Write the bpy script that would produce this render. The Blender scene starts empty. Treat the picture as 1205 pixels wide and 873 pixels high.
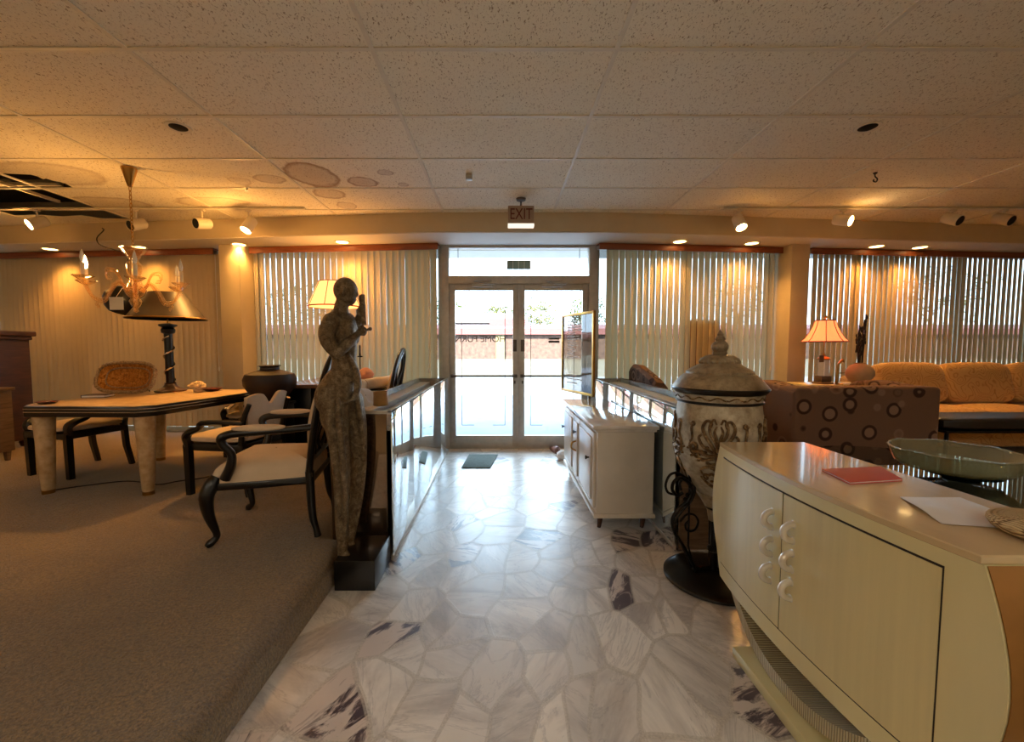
import bpy, bmesh, math, random
from mathutils import Vector, Matrix
random.seed(7)
PI = math.pi
scn = bpy.context.scene
col = scn.collection
R = math.radians
# ---------------------------------------------------------------- camera maths (image 1205 x 873)
F, CX, CY, CZ = 490.0, 590.0, 436.5, 1.31
TH = math.atan(28.5 / F)
def _dir(px, py):
    u = (CY - py) / F
    return Vector(((px - CX) / F, math.cos(TH) + math.sin(TH) * u, -math.sin(TH) + math.cos(TH) * u))
def at(px, py, Y):
    d = _dir(px, py); t = Y / d.y
    return Vector((0, 0, CZ)) + d * t
def on(px, py, z):
    d = _dir(px, py); t = (z - CZ) / d.z
    return Vector((0, 0, CZ)) + d * t
# ---------------------------------------------------------------- mesh builder
def ortho(d):
    d = d.normalized()
    a = Vector((0, 0, 1)) if abs(d.z) < 0.9 else Vector((1, 0, 0))
    n = d.cross(a).normalized()
    return n, d.cross(n).normalized()
def smooth_path(pts, k=6, closed=False):
    P = [Vector(p) for p in pts]; out = []; n = len(P)
    rng = range(n) if closed else range(n - 1)
    for i in rng:
        p0 = P[(i - 1) % n] if (closed or i > 0) else P[0] * 2 - P[1]
        p1 = P[i]; p2 = P[(i + 1) % n]
        p3 = P[(i + 2) % n] if (closed or i + 2 < n) else P[-1] * 2 - P[-2]
        for j in range(k):
            t = j / k
            out.append(0.5 * ((2 * p1) + (p2 - p0) * t + (2 * p0 - 5 * p1 + 4 * p2 - p3) * t * t + (3 * p1 - p0 - 3 * p2 + p3) * t ** 3))
    if not closed: out.append(P[-1])
    return out
def interp(vals, n):
    m = len(vals) - 1; out = []
    for i in range(n):
        t = i / (n - 1) * m; k = min(int(t), m - 1); f = t - k
        out.append(vals[k] * (1 - f) + vals[k + 1] * f)
    return out
class MB:
    def __init__(s): s.bm = bmesh.new()
    def merge(s, bm, M=None):
        if M is not None: bm.transform(M)
        me = bpy.data.meshes.new('t'); bm.to_mesh(me); bm.free()
        s.bm.from_mesh(me); bpy.data.meshes.remove(me); return s
    def box(s, x0, x1, y0, y1, z0, z1, bev=0, M=None, seg=2):
        b = bmesh.new(); bmesh.ops.create_cube(b, size=1)
        for v in b.verts:
            v.co = Vector(((x0 + x1) / 2 + v.co.x * (x1 - x0), (y0 + y1) / 2 + v.co.y * (y1 - y0), (z0 + z1) / 2 + v.co.z * (z1 - z0)))
        if bev: bmesh.ops.bevel(b, geom=b.edges[:], offset=bev, segments=seg, profile=0.5, affect='EDGES')
        return s.merge(b, M)
    def prism(s, poly, z0, z1, bev=0, M=None, seg=2, side_only=False):
        b = bmesh.new()
        f = b.faces.new([b.verts.new((p[0], p[1], z0)) for p in poly])
        r = bmesh.ops.extrude_face_region(b, geom=[f])
        for v in [g for g in r['geom'] if isinstance(g, bmesh.types.BMVert)]: v.co.z = z1
        bmesh.ops.recalc_face_normals(b, faces=b.faces[:])
        if bev:
            eds = [e for e in b.edges if abs(e.verts[0].co.z - e.verts[1].co.z) < 1e-6]
            bmesh.ops.bevel(b, geom=eds, offset=bev, segments=seg, profile=0.5, affect='EDGES')
        return s.merge(b, M)
    def tube(s, pts, r, n=8, closed=False, k=0, M=None, sx=1.0, sy=1.0, up=None):
        if k: pts = smooth_path(pts, k, closed)
        P = [Vector(p) for p in pts]; m = len(P)
        rr = interp(r, m) if isinstance(r, (list, tuple)) else [r] * m
        b = bmesh.new(); rings = []; nrm = None
        for i in range(m):
            if closed: d = P[(i + 1) % m] - P[i - 1]
            elif i == 0: d = P[1] - P[0]
            elif i == m - 1: d = P[-1] - P[-2]
            else: d = P[i + 1] - P[i - 1]
            if d.length < 1e-9: d = Vector((0, 0, 1))
            d.normalize()
            if up is not None:
                a = Vector(up); nrm = (a - d * a.dot(d))
                nrm = nrm.normalized() if nrm.length > 1e-6 else ortho(d)[0]
            elif nrm is None: nrm = ortho(d)[0]
            else:
                nrm = nrm - d * nrm.dot(d)
                nrm = nrm.normalized() if nrm.length > 1e-6 else ortho(d)[0]
            bi = d.cross(nrm)
            rings.append([b.verts.new(P[i] + (nrm * math.cos(2 * PI * j / n) * sx + bi * math.sin(2 * PI * j / n) * sy) * rr[i]) for j in range(n)])
        for i in range(m if closed else m - 1):
            A, B = rings[i], rings[(i + 1) % m]
            for j in range(n): b.faces.new((A[j], A[(j + 1) % n], B[(j + 1) % n], B[j]))
        if not closed:
            b.faces.new(rings[0][::-1]); b.faces.new(rings[-1])
        bmesh.ops.recalc_face_normals(b, faces=b.faces[:])
        return s.merge(b, M)
    def lathe(s, prof, n=32, c=(0, 0, 0), M=None, flute=None):
        b = bmesh.new(); rings = []
        for (r, z) in prof:
            if r < 1e-5: rings.append([b.verts.new((c[0], c[1], c[2] + z))])
            else:
                ring = []
                for j in range(n):
                    q = r * (1 + flute[1] * math.cos(flute[0] * 2 * PI * j / n)) if flute else r
                    ring.append(b.verts.new((c[0] + q * math.cos(2 * PI * j / n), c[1] + q * math.sin(2 * PI * j / n), c[2] + z)))
                rings.append(ring)
        for A, B in zip(rings, rings[1:]):
            if len(A) == 1 and len(B) == 1: continue
            for j in range(n):
                a0, a1 = A[j % len(A)], A[(j + 1) % len(A)]; b0, b1 = B[j % len(B)], B[(j + 1) % len(B)]
                vs = []
                for v in (a0, a1, b1, b0):
                    if v not in vs: vs.append(v)
                if len(vs) > 2: b.faces.new(vs)
        for ring in (rings[0], rings[-1]):
            if len(ring) > 2 and len(prof) > 1 and prof[0] != prof[-1]: b.faces.new(ring)
        bmesh.ops.recalc_face_normals(b, faces=b.faces[:])
        return s.merge(b, M)
    def ell(s, c, r, n=16, m=10, M=None):
        b = bmesh.new(); bmesh.ops.create_uvsphere(b, u_segments=n, v_segments=m, radius=1)
        for v in b.verts: v.co = Vector((c[0] + v.co.x * r[0], c[1] + v.co.y * r[1], c[2] + v.co.z * r[2]))
        return s.merge(b, M)
    def surf(s, rows, closev=False, M=None):
        b = bmesh.new(); V = [[b.verts.new(p) for p in row] for row in rows]
        for A, B in zip(V, V[1:]):
            n = len(A)
            for j in range(n if closev else n - 1): b.faces.new((A[j], A[(j + 1) % n], B[(j + 1) % n], B[j]))
        bmesh.ops.recalc_face_normals(b, faces=b.faces[:])
        return s.merge(b, M)
    def slab(s, poly3, t, M=None, bev=0):
        """polygon in 3-D thickened by vector t"""
        b = bmesh.new(); t = Vector(t)
        f = b.faces.new([b.verts.new(p) for p in poly3])
        r = bmesh.ops.extrude_face_region(b, geom=[f])
        for v in [g for g in r['geom'] if isinstance(g, bmesh.types.BMVert)]: v.co += t
        bmesh.ops.recalc_face_normals(b, faces=b.faces[:])
        if bev: bmesh.ops.bevel(b, geom=b.edges[:], offset=bev, segments=2, profile=0.5, affect='EDGES')
        return s.merge(b, M)
    def pillow(s, x0, x1, y0, y1, z0, z1, M=None, n=10, p=4.0, crown=0.35):
        """puffed cushion: rounded box with a crowned top and bottom"""
        b = bmesh.new(); bmesh.ops.create_cube(b, size=2)
        bmesh.ops.subdivide_edges(b, edges=b.edges[:], cuts=n, use_grid_fill=True)
        for v in b.verts:
            x, y, z = v.co
            q = (abs(x) ** p + abs(y) ** p + abs(z) ** p) ** (1 / p)
            x, y, z = x / q, y / q, z / q
            z *= (1 - crown) + crown * (1 - x * x * .9) * (1 - y * y * .9)
            v.co = Vector(((x0 + x1) / 2 + x * (x1 - x0) / 2, (y0 + y1) / 2 + y * (y1 - y0) / 2, (z0 + z1) / 2 + z * (z1 - z0) / 2))
        return s.merge(b, M)
    def build(s, name, mat, parent=None, ang=38):
        me = bpy.data.meshes.new(name)
        bmesh.ops.remove_doubles(s.bm, verts=s.bm.verts[:], dist=1e-6)
        s.bm.to_mesh(me); s.bm.free()
        for p in me.polygons: p.use_smooth = True
        me.set_sharp_from_angle(angle=R(ang))
        me.materials.append(mat)
        o = bpy.data.objects.new(name, me); col.objects.link(o)
        if parent is not None: o.parent = parent
        return o
def tag(o, label, cat, group=None):
    o['label'] = label; o['category'] = cat
    if group: o['group'] = group
    return o
def thing(name, label, cat, loc=(0, 0, 0), rz=0, group=None):
    o = bpy.data.objects.new(name, None); col.objects.link(o)
    o.empty_display_size = .1
    o.location = loc; o.rotation_euler = (0, 0, rz)
    return tag(o, label, cat, group)
def struct(o): o['kind'] = 'structure'; return o
def copy_tree(o, parent=None):
    c = o.copy(); col.objects.link(c)
    if parent is not None: c.parent = parent
    for ch in list(o.children): copy_tree(ch, c)
    return c
def text_mesh(name, body, size, mat, parent, M, extrude=.002, mirror=False, align='CENTER'):
    cu = bpy.data.curves.new('txt', 'FONT'); cu.body = body; cu.size = size; cu.extrude = extrude
    cu.align_x = align; cu.align_y = 'CENTER'
    o = bpy.data.objects.new('txt', cu); col.objects.link(o)
    bpy.context.view_layer.update()
    me = bpy.data.meshes.new_from_object(o.evaluated_get(bpy.context.evaluated_depsgraph_get()))
    bpy.data.objects.remove(o)
    if mirror: me.transform(Matrix.Scale(-1, 4, (1, 0, 0))); me.flip_normals()
    me.transform(M); me.name = name; me.materials.clear(); me.materials.append(mat)
    t = bpy.data.objects.new(name, me); col.objects.link(t); t.parent = parent
    return t
# ---------------------------------------------------------------- materials
def lin(c):
    f = lambda v: v / 12.92 if v <= .04045 else ((v + .055) / 1.055) ** 2.4
    return tuple(f(v / 255) for v in c) + (1,)
class NT:
    def __init__(s, name):
        s.m = bpy.data.materials.new(name); s.m.use_nodes = True
        s.t = s.m.node_tree; s.t.nodes.clear()
        s.out = s.t.nodes.new('ShaderNodeOutputMaterial')
    def n(s, typ, **kw):
        nd = s.t.nodes.new('ShaderNode' + typ)
        for k, v in kw.items():
            if k[0] == 'i' and k[1:].isdigit(): s.set(nd.inputs[int(k[1:])], v)
            elif hasattr(nd, k): setattr(nd, k, v)
            else: s.set(nd.inputs[k.replace('_', ' ')], v)
        return nd
    def set(s, inp, v):
        if isinstance(v, bpy.types.NodeSocket): s.t.links.new(v, inp)
        else: inp.default_value = v
    def ramp(s, fac, stops, interp='LINEAR'):
        r = s.n('ValToRGB'); r.color_ramp.interpolation = interp
        e = r.color_ramp.elements
        while len(e) < len(stops): e.new(.5)
        for el, (p, c) in zip(e, stops):
            el.position = p; el.color = c if len(c) == 4 else tuple(c) + (1,)
        s.set(r.inputs[0], fac); return r.outputs[0]
    def mix(s, fac, a, b, mode='MIX'):
        m = s.n('Mix', data_type='RGBA', blend_type=mode)
        s.set(m.inputs[0], fac); s.set(m.inputs[6], a); s.set(m.inputs[7], b); return m.outputs[2]
    def math(s, op, a, b=0.0, c=0.0):
        m = s.n('Math', operation=op); s.set(m.inputs[0], a); s.set(m.inputs[1], b); s.set(m.inputs[2], c); return m.outputs[0]
    def coord(s, scale=(1, 1, 1), rot=(0, 0, 0), loc=(0, 0, 0)):
        tc = s.n('TexCoord'); mp = s.n('Mapping'); s.set(mp.inputs[0], tc.outputs['Object'])
        mp.inputs[1].default_value = loc; mp.inputs[2].default_value = rot; mp.inputs[3].default_value = scale
        return mp.outputs[0]
    def noise(s, vec, scale, detail=3, rough=.5, dist=0):
        return s.n('TexNoise', Vector=vec, Scale=scale, Detail=detail, Roughness=rough, Distortion=dist).outputs[0]
    def bsdf(s, **kw):
        b = s.n('BsdfPrincipled')
        for k, v in kw.items(): s.set(b.inputs[k.replace('_', ' ')], v)
        return b
    def bump(s, h, strength=.3, dist=.01):
        return s.n('Bump', Strength=strength, Distance=dist, Height=h).outputs[0]
    def done(s, sh):
        s.t.links.new(sh.outputs[0] if hasattr(sh, 'outputs') else sh, s.out.inputs[0]); return s.m
def pm(name, c, rough=.5, metal=0, var=.12, vs=8, bump=0, bs=60, spec=.5, coat=0, c2=None, vscale=(1, 1, 1), trans=0):
    t = NT(name); v = t.coord(vscale); a = lin(c)
    b = lin(c2) if c2 else tuple(x * (1 - var * 2) for x in a[:3]) + (1,)
    nz = t.noise(v, vs, 4, .6)
    cc = t.ramp(nz, [(.3, b), (.65, a)])
    bs_ = t.bsdf(Base_Color=cc, Roughness=rough, Metallic=metal)
    bs_.inputs['Specular IOR Level'].default_value = spec
    if coat: bs_.inputs['Coat Weight'].default_value = coat; bs_.inputs['Coat Roughness'].default_value = .06
    if bump: t.set(bs_.inputs['Normal'], t.bump(t.noise(v, bs, 4, .65), bump, .006))
    if trans: 
        tr = t.n('BsdfTranslucent'); t.set(tr.inputs[0], a)
        mx = t.n('MixShader'); t.set(mx.inputs[0], trans); t.set(mx.inputs[1], bs_.outputs[0]); t.set(mx.inputs[2], tr.outputs[0])
        return t.done(mx)
    return t.done(bs_)
def glass_mat(name, tint=(1, 1, 1), refl=1.0, base=None, opac=0.0, rough=0.0):
    """thin sheet glass: transparent with a Fresnel reflection"""
    t = NT(name); tr = t.n('BsdfTransparent'); tr.inputs[0].default_value = tuple(tint) + (1,)
    gl = t.n('BsdfGlossy'); gl.inputs['Roughness'].default_value = rough
    fr = t.n('Fresnel', IOR=1.45); ge = t.n('NewGeometry')
    fac = t.math('MULTIPLY', t.math('MULTIPLY', fr.outputs[0], refl), t.math('SUBTRACT', 1.0, ge.outputs['Backfacing']))
    first = tr.outputs[0]
    if opac:
        df = t.n('BsdfDiffuse'); df.inputs[0].default_value = lin(base)
        m0 = t.n('MixShader'); m0.inputs[0].default_value = opac; t.set(m0.inputs[1], first); t.set(m0.inputs[2], df.outputs[0]); first = m0.outputs[0]
    mx = t.n('MixShader'); t.set(mx.inputs[0], fac); t.set(mx.inputs[1], first); t.set(mx.inputs[2], gl.outputs[0])
    return t.done(mx)
def emit(name, c, s):
    t = NT(name); e = t.n('Emission'); e.inputs[0].default_value = lin(c); e.inputs[1].default_value = s; return t.done(e)

def m_marble():
    t = NT('crazy_paved_marble'); v = t.coord((1, 1, 1), (0, 0, .35))
    wob = t.n('TexNoise', Vector=v, Scale=1.3, Detail=2)
    vv = t.n('VectorMath', operation='MULTIPLY_ADD'); t.set(vv.inputs[0], wob.outputs[1]); vv.inputs[1].default_value = (.25, .25, 0); t.set(vv.inputs[2], v)
    fl = t.n('VectorMath', operation='MULTIPLY'); t.set(fl.inputs[0], vv.outputs[0]); fl.inputs[1].default_value = (1.15, .72, 0)
    de = t.n('TexVoronoi', feature='DISTANCE_TO_EDGE', voronoi_dimensions='2D', Vector=fl.outputs[0], Scale=4.7, Randomness=1.0)
    ce = t.n('TexVoronoi', feature='F1', voronoi_dimensions='2D', Vector=fl.outputs[0], Scale=4.7, Randomness=1.0)
    sep = t.n('SeparateColor'); t.set(sep.inputs[0], ce.outputs['Color'])
    rnd, rnd2 = sep.outputs[0], sep.outputs[1]
    # veins: each cell samples the noise at its own offset and so has its own veins
    off = t.n('VectorMath', operation='MULTIPLY_ADD'); t.set(off.inputs[0], ce.outputs['Color']); off.inputs[1].default_value = (9, 9, 9); t.set(off.inputs[2], v)
    rot = t.n('VectorRotate', rotation_type='Z_AXIS'); t.set(rot.inputs['Vector'], off.outputs[0]); t.set(rot.inputs['Angle'], t.math('MULTIPLY', sep.outputs[2], 6.28))
    stv = t.n('VectorMath', operation='MULTIPLY'); t.set(stv.inputs[0], rot.outputs[0]); stv.inputs[1].default_value = (1, .28, 1)
    nz = t.noise(stv.outputs[0], 7.5, 7, .66, .9)
    vein = t.ramp(t.math('ABSOLUTE', t.math('SUBTRACT', nz, .5)), [(0, (1, 1, 1)), (.022, (0, 0, 0))])
    cloud = t.noise(stv.outputs[0], 4.0, 6, .68, .5)
    base = t.mix(rnd2, lin((206, 200, 192)), lin((236, 231, 222)))
    base = t.mix(t.math('MULTIPLY', t.ramp(cloud, [(.46, (0, 0, 0)), (.66, (1, 1, 1))]), .75), base, lin((150, 142, 136)))
    base = t.mix(t.math('MULTIPLY', vein, .35), base, lin((128, 124, 126)))
    nz2 = t.noise(stv.outputs[0], 12, 6, .66, .9)
    dark = t.mix(t.ramp(nz2, [(.46, (0, 0, 0)), (.54, (1, 1, 1))]), lin((74, 62, 72)), lin((204, 192, 182)))
    base = t.mix(t.ramp(rnd, [(.87, (0, 0, 0)), (.88, (1, 1, 1))]), base, dark)
    g = t.noise(v, 120, 3, .7)
    grout = t.ramp(g, [(.35, lin((158, 150, 138))), (.65, lin((206, 198, 184)))])
    gm = t.ramp(de.outputs['Distance'], [(.035, (1, 1, 1)), (.05, (0, 0, 0))])
    colr = t.mix(t.math('MULTIPLY', gm, .62), base, grout)
    stain = t.noise(v, 1.1, 4, .6)
    colr = t.mix(t.ramp(stain, [(.5, (0, 0, 0)), (.8, (.45, .45, .45))]), colr, lin((176, 152, 118)))
    b = t.bsdf(Base_Color=colr, Roughness=t.math('MULTIPLY_ADD', gm, .08, .31))
    b.inputs['Specular IOR Level'].default_value = .85
    t.set(b.inputs['Normal'], t.bump(t.math('ADD', gm, t.math('MULTIPLY', nz, .35)), .08, .004))
    return t.done(b)
def m_ceiling():
    t = NT('fissured_ceiling_tile'); v = t.coord()
    st = t.n('TexNoise', Vector=t.coord((1, .5, 1)), Scale=125, Detail=2, Distortion=1.0).outputs[0]
    pits = t.ramp(st, [(.335, (0, 0, 0)), (.40, (1, 1, 1))])
    fine = t.ramp(t.noise(v, 190, 2), [(.32, (.84, .84, .84)), (.45, (1, 1, 1))])
    big = t.ramp(t.noise(v, .9, 3), [(.3, lin((244, 236, 212))), (.7, lin((250, 243, 222)))])
    c = t.mix(pits, lin((176, 158, 126)), big); c = t.mix(.5, c, fine, 'MULTIPLY')
    # water marks: soft-edged brown rings round fixed spots
    wob = t.math('MULTIPLY', t.math('SUBTRACT', t.noise(v, 6, 4, .6), .5), .42)
    tot = None
    for (x, y, rx, ry, k) in STAINS:
        mp = t.n('VectorMath', operation='SUBTRACT'); t.set(mp.inputs[0], v); mp.inputs[1].default_value = (x, y, 0)
        m2 = t.n('VectorMath', operation='DIVIDE'); t.set(m2.inputs[0], mp.outputs[0]); m2.inputs[1].default_value = (rx, ry, 1e3)
        ln = t.n('VectorMath', operation='LENGTH'); t.set(ln.inputs[0], m2.outputs[0])
        d = t.math('ADD', ln.outputs['Value'], t.math('MULTIPLY', wob, .28 / min(rx, .3)))
        rr = t.ramp(d, [(0, (.45 * k,) * 3), (.72, (.4 * k,) * 3), (.9, (1 * k,) * 3), (1.0, (0, 0, 0))])
        tot = rr if tot is None else t.math('MAXIMUM', tot, rr)
    c = t.mix(t.math('MULTIPLY', tot, .75), c, lin((132, 88, 40)))
    b = t.bsdf(Base_Color=c, Roughness=.92); b.inputs['Specular IOR Level'].default_value = .15
    t.set(b.inputs['Normal'], t.bump(pits, .35, .004))
    return t.done(b)
def m_carpet():
    t = NT('cut_pile_carpet'); v = t.coord()
    f = t.noise(v, 105, 5, .85); m = t.noise(v, 3.2, 4, .65, .8); s = t.noise(v, 45, 3, .7)
    c = t.ramp(f, [(.38, lin((78, 56, 28))), (.62, lin((204, 168, 108)))])
    c = t.mix(t.ramp(m, [(.38, (.34,) * 3), (.62, (0,) * 3)]), c, lin((112, 84, 52)))
    b = t.bsdf(Base_Color=c, Roughness=.95); b.inputs['Specular IOR Level'].default_value = .1
    b.inputs['Sheen Weight'].default_value = .7; b.inputs['Sheen Roughness'].default_value = .35
    h = t.math('ADD', f, t.math('MULTIPLY', s, .8))
    t.set(b.inputs['Normal'], t.bump(h, 1.0, .022))
    return t.done(b)
def m_circles(name, base, tones, scale=5.3):
    """upholstery woven with concentric circles"""
    t = NT(name); tc = t.coord((1, 1, 1))
    vo = t.n('TexVoronoi', feature='F1', Vector=tc, Scale=scale, Randomness=.55)
    sep = t.n('SeparateColor'); t.set(sep.inputs[0], vo.outputs['Color'])
    d = vo.outputs['Distance']
    pat = t.ramp(d, [(0, lin(tones[0])), (.10, lin(tones[0])), (.12, lin(tones[1])), (.20, lin(tones[1])), (.22, lin(tones[2])),
                     (.33, lin(tones[2])), (.35, lin(tones[3])), (.42, lin(tones[3])), (.45, lin(base))], 'LINEAR')
    pat2 = t.ramp(d, [(0, lin(tones[2])), (.12, lin(tones[3])), (.2, lin(base)), (.26, lin(tones[1])), (.3, lin(base)), (.38, lin(tones[2])), (.41, lin(base))])
    c = t.mix(t.ramp(sep.outputs[0], [(.5, (0, 0, 0)), (.51, (1, 1, 1))]), pat, pat2)
    c = t.mix(.25, c, t.ramp(t.noise(tc, 300, 2), [(.3, (.5, .5, .5)), (.7, (1, 1, 1))]), 'MULTIPLY')
    b = t.bsdf(Base_Color=c, Roughness=.85); b.inputs['Specular IOR Level'].default_value = .2
    t.set(b.inputs['Normal'], t.bump(t.noise(tc, 250, 2), .25, .003))
    return t.done(b)
def m_swirl(name, a, b2, scale=9):
    t = NT(name); tc = t.coord()
    w = t.n('TexWave', wave_type='RINGS', Vector=tc, Scale=scale * .5, Distortion=22, Detail=1)
    w.inputs['Detail Scale'].default_value = 2.2
    c = t.ramp(w.outputs[1], [(.22, lin(a)), (.5, lin(b2)), (.6, lin(b2)), (.85, lin(a))])
    bb = t.bsdf(Base_Color=c, Roughness=.85); bb.inputs['Specular IOR Level'].default_value = .2
    bb.inputs['Sheen Weight'].default_value = .15
    t.set(bb.inputs['Normal'], t.bump(t.noise(tc, 200, 2), .25, .003))
    return t.done(bb)
def m_wood(name, a, b2, rough=.4, scale=(1, 1, 14), coat=0.0, s=3):
    t = NT(name); v = t.coord(scale)
    nz = t.noise(v, s, 6, .62, 1.4)
    c = t.ramp(nz, [(.3, lin(b2)), (.7, lin(a))])
    b = t.bsdf(Base_Color=c, Roughness=rough)
    if coat: b.inputs['Coat Weight'].default_value = coat; b.inputs['Coat Roughness'].default_value = .08
    t.set(b.inputs['Normal'], t.bump(nz, .05, .003))
    return t.done(b)
def m_ribs(name, a, b2, freq, rough=.35, metal=.6, axis=1):
    t = NT(name); v = t.coord()
    w = t.n('TexWave', wave_type='BANDS', bands_direction='XYZ'[axis], Vector=v, Scale=freq, Distortion=.6, Detail=1)
    c = t.ramp(w.outputs[1], [(.2, lin(b2)), (.7, lin(a))])
    b = t.bsdf(Base_Color=c, Roughness=rough, Metallic=metal)
    t.set(b.inputs['Normal'], t.bump(w.outputs[1], .6, .004))
    return t.done(b)
def m_aged(name, a, b2, c3, rough=.42, metal=.7, s=9, bump=.5):
    t = NT(name); v = t.coord()
    n1 = t.noise(v, s, 6, .68, .6); n2 = t.noise(v, s * 5, 4, .7)
    c = t.ramp(n1, [(.32, lin(b2)), (.5, lin(a)), (.7, lin(c3))])
    c = t.mix(t.ramp(n2, [(.36, (.6,) * 3), (.55, (0,) * 3)]), c, lin(b2))
    b = t.bsdf(Base_Color=c, Roughness=t.math('MULTIPLY_ADD', n2, .25, rough - .1), Metallic=metal)
    t.set(b.inputs['Normal'], t.bump(t.math('ADD', n1, n2), bump, .006))
    return t.done(b)
def m_leaves(name, a, b2):
    t = NT(name); v = t.coord(); nz = t.noise(v, 2.5, 4, .7)
    c = t.ramp(nz, [(.3, lin(b2)), (.7, lin(a))])
    d = t.bsdf(Base_Color=c, Roughness=.7); tr = t.n('BsdfTranslucent'); t.set(tr.inputs[0], c)
    mx = t.n('MixShader'); mx.inputs[0].default_value = .35; t.set(mx.inputs[1], d.outputs[0]); t.set(mx.inputs[2], tr.outputs[0])
    return t.done(mx)

CEIL = CZ + 1.484
TX0, TY0, TW, TD = .575, 2.165, 1.22, .61
STAINS = []
for (px, py, pw, ph, k) in [(368, 207, 30, 17, 1), (318, 211, 17, 6, .7), (283, 213, 13, 5, .5), (427, 214, 19, 6, 1), (452, 203, 9, 4, .8),
                            (388, 228, 20, 7, .8), (408, 242, 12, 4, .7), (475, 217, 7, 2.5, .8), (60, 205, 60, 16, .5), (130, 240, 50, 9, .55), (250, 238, 45, 7, .5)]:
    p = on(px, py, CEIL); q = on(px + pw, py, CEIL); r_ = on(px, py - ph, CEIL)
    STAINS.append((p.x, p.y, abs(q.x - p.x), max(.05, abs(r_.y - p.y)), k))
M = {}
M['marble'] = m_marble(); M['ceiling'] = m_ceiling(); M['carpet'] = m_carpet()
M['tee'] = pm('white_ceiling_tee', (234, 226, 204), .5, var=.05)
M['plaster'] = pm('cream_painted_plaster', (206, 190, 158), .75, var=.05, vs=3, bump=.08)
M['soffit'] = pm('white_soffit_paint', (226, 218, 202), .6, var=.04, vs=2)
M['dark'] = pm('dark_void_board', (14, 12, 11), .95, var=.2)
M['alu'] = pm('brushed_aluminium', (190, 184, 172), .36, .35, var=.08, vs=14)
M['alud'] = pm('dark_aluminium', (98, 90, 80), .4, .7, var=.1, vs=14)
M['glass'] = glass_mat('clear_window_glass', (.97, .99, .985))
M['wglass'] = glass_mat('daylight_dimming_glass', (.56, .58, .57))  # tint added to dim the daylight behind the blinds
M['cherry'] = m_wood('cherry_valance_wood', (150, 84, 50), (112, 56, 32), .45, (.6, 6, 14))
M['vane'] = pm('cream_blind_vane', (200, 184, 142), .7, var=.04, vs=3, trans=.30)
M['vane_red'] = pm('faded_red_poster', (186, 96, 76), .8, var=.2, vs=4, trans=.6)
M['vane_dim'] = pm('shaded_blind_vane', (190, 164, 118), .7, var=.04, vs=3, trans=.08)  # copy of the cream vane with dim, warm-lit shade put into its colour
M['mirror'] = None
def m_mirrorglass(name, tint, rough=.02, dif=(200, 214, 216), k=.8):
    t = NT(name); b = t.bsdf(Base_Color=lin(tint), Metallic=1, Roughness=rough)
    d = t.bsdf(Base_Color=lin(dif), Roughness=.1)
    mx = t.n('MixShader'); mx.inputs[0].default_value = k; t.set(mx.inputs[1], d.outputs[0]); t.set(mx.inputs[2], b.outputs[0]); return t.done(mx)
M['mirror'] = m_mirrorglass('pale_mirrored_glass', (238, 248, 252), .02, (206, 220, 224), .85)
M['smoke'] = m_mirrorglass('smoked_brown_mirror', (132, 112, 92), .06, (58, 44, 32), .7)
M['black'] = pm('black_lacquer', (9, 8, 8), .28, var=.3, coat=.12)
M['shadeblack'] = pm('dark_bronze_paper_shade', (44, 31, 20), .5, var=.2, vs=6)
M['blackm'] = pm('black_iron', (16, 15, 15), .32, .6, var=.3, vs=20, bump=.15)
M['cream'] = pm('cream_upholstery', (214, 190, 158), .9, var=.06, vs=5, bump=.12, bs=200, spec=.2)
M['bronze'] = m_aged('patinated_bronze', (122, 104, 78), (72, 58, 42), (164, 146, 116), .40, .65, 34, .9)
M['stone'] = pm('travertine_veneer', (212, 184, 142), .35, var=.15, vs=14, coat=.25, c2=(176, 140, 92))
M['chrome'] = pm('polished_chrome', (220, 216, 208), .12, 1, var=.03)
M['brass'] = pm('aged_brass', (176, 132, 66), .28, 1, var=.12)
M['copper'] = m_aged('hammered_copper', (206, 138, 62), (120, 70, 28), (240, 190, 110), .28, .9, 30, .9)
M['rope'] = m_aged('twisted_pewter_rim', (176, 150, 114), (92, 72, 50), (220, 200, 168), .35, .5, 60, .8)
M['amber'] = glass_mat('amber_crystal_glass', (1, .91, .76), 2.6, (255, 214, 150), .13, .03)
M['ivory'] = pm('ivory_lacquer', (216, 205, 154), .28, var=.05, vs=(6), coat=.2, vscale=(1, 1, .2))
M['ivoryd'] = pm('ivory_door_lacquer', (212, 199, 147), .3, var=.06, vs=7, coat=.2, vscale=(1, 3, .15))
M['gold'] = pm('satin_tan_side', (160, 112, 52), .4, .3, var=.15, vs=5)
M['pewter'] = pm('ivory_enamel_pull', (226, 220, 204), .25, .2, var=.06)
M['ribs'] = m_ribs('ribbed_pewter_band', (206, 192, 156), (150, 136, 106), 34, .4, .25, 1)
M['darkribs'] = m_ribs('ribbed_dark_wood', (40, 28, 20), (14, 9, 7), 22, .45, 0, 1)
M['line'] = pm('dark_reveal', (40, 30, 22), .8)
M['white'] = pm('aged_white_lacquer', (212, 204, 190), .3, var=.06, vs=4, coat=.25)
M['whitetop'] = pm('polished_white_marble_top', (222, 216, 208), .1, var=.12, vs=7, coat=.5)
M['urn'] = m_aged('silvered_ceramic', (178, 168, 144), (120, 104, 80), (208, 200, 178), .34, .25, 4, .1)
M['urnlid'] = m_aged('bronzed_ceramic', (156, 138, 108), (104, 86, 62), (188, 170, 138), .34, .25, 5, .08)
M['relief'] = m_aged('antique_gilt_relief', (120, 92, 58), (56, 38, 22), (190, 164, 118), .36, .6, 24, .5)
M['circ'] = m_circles('circle_woven_upholstery', (114, 88, 72), [(164, 150, 112), (80, 58, 46), (136, 110, 92), (60, 42, 35)])
M['gold_sofa'] = m_swirl('golden_damask', (206, 166, 108), (180, 134, 80), 5)
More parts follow.
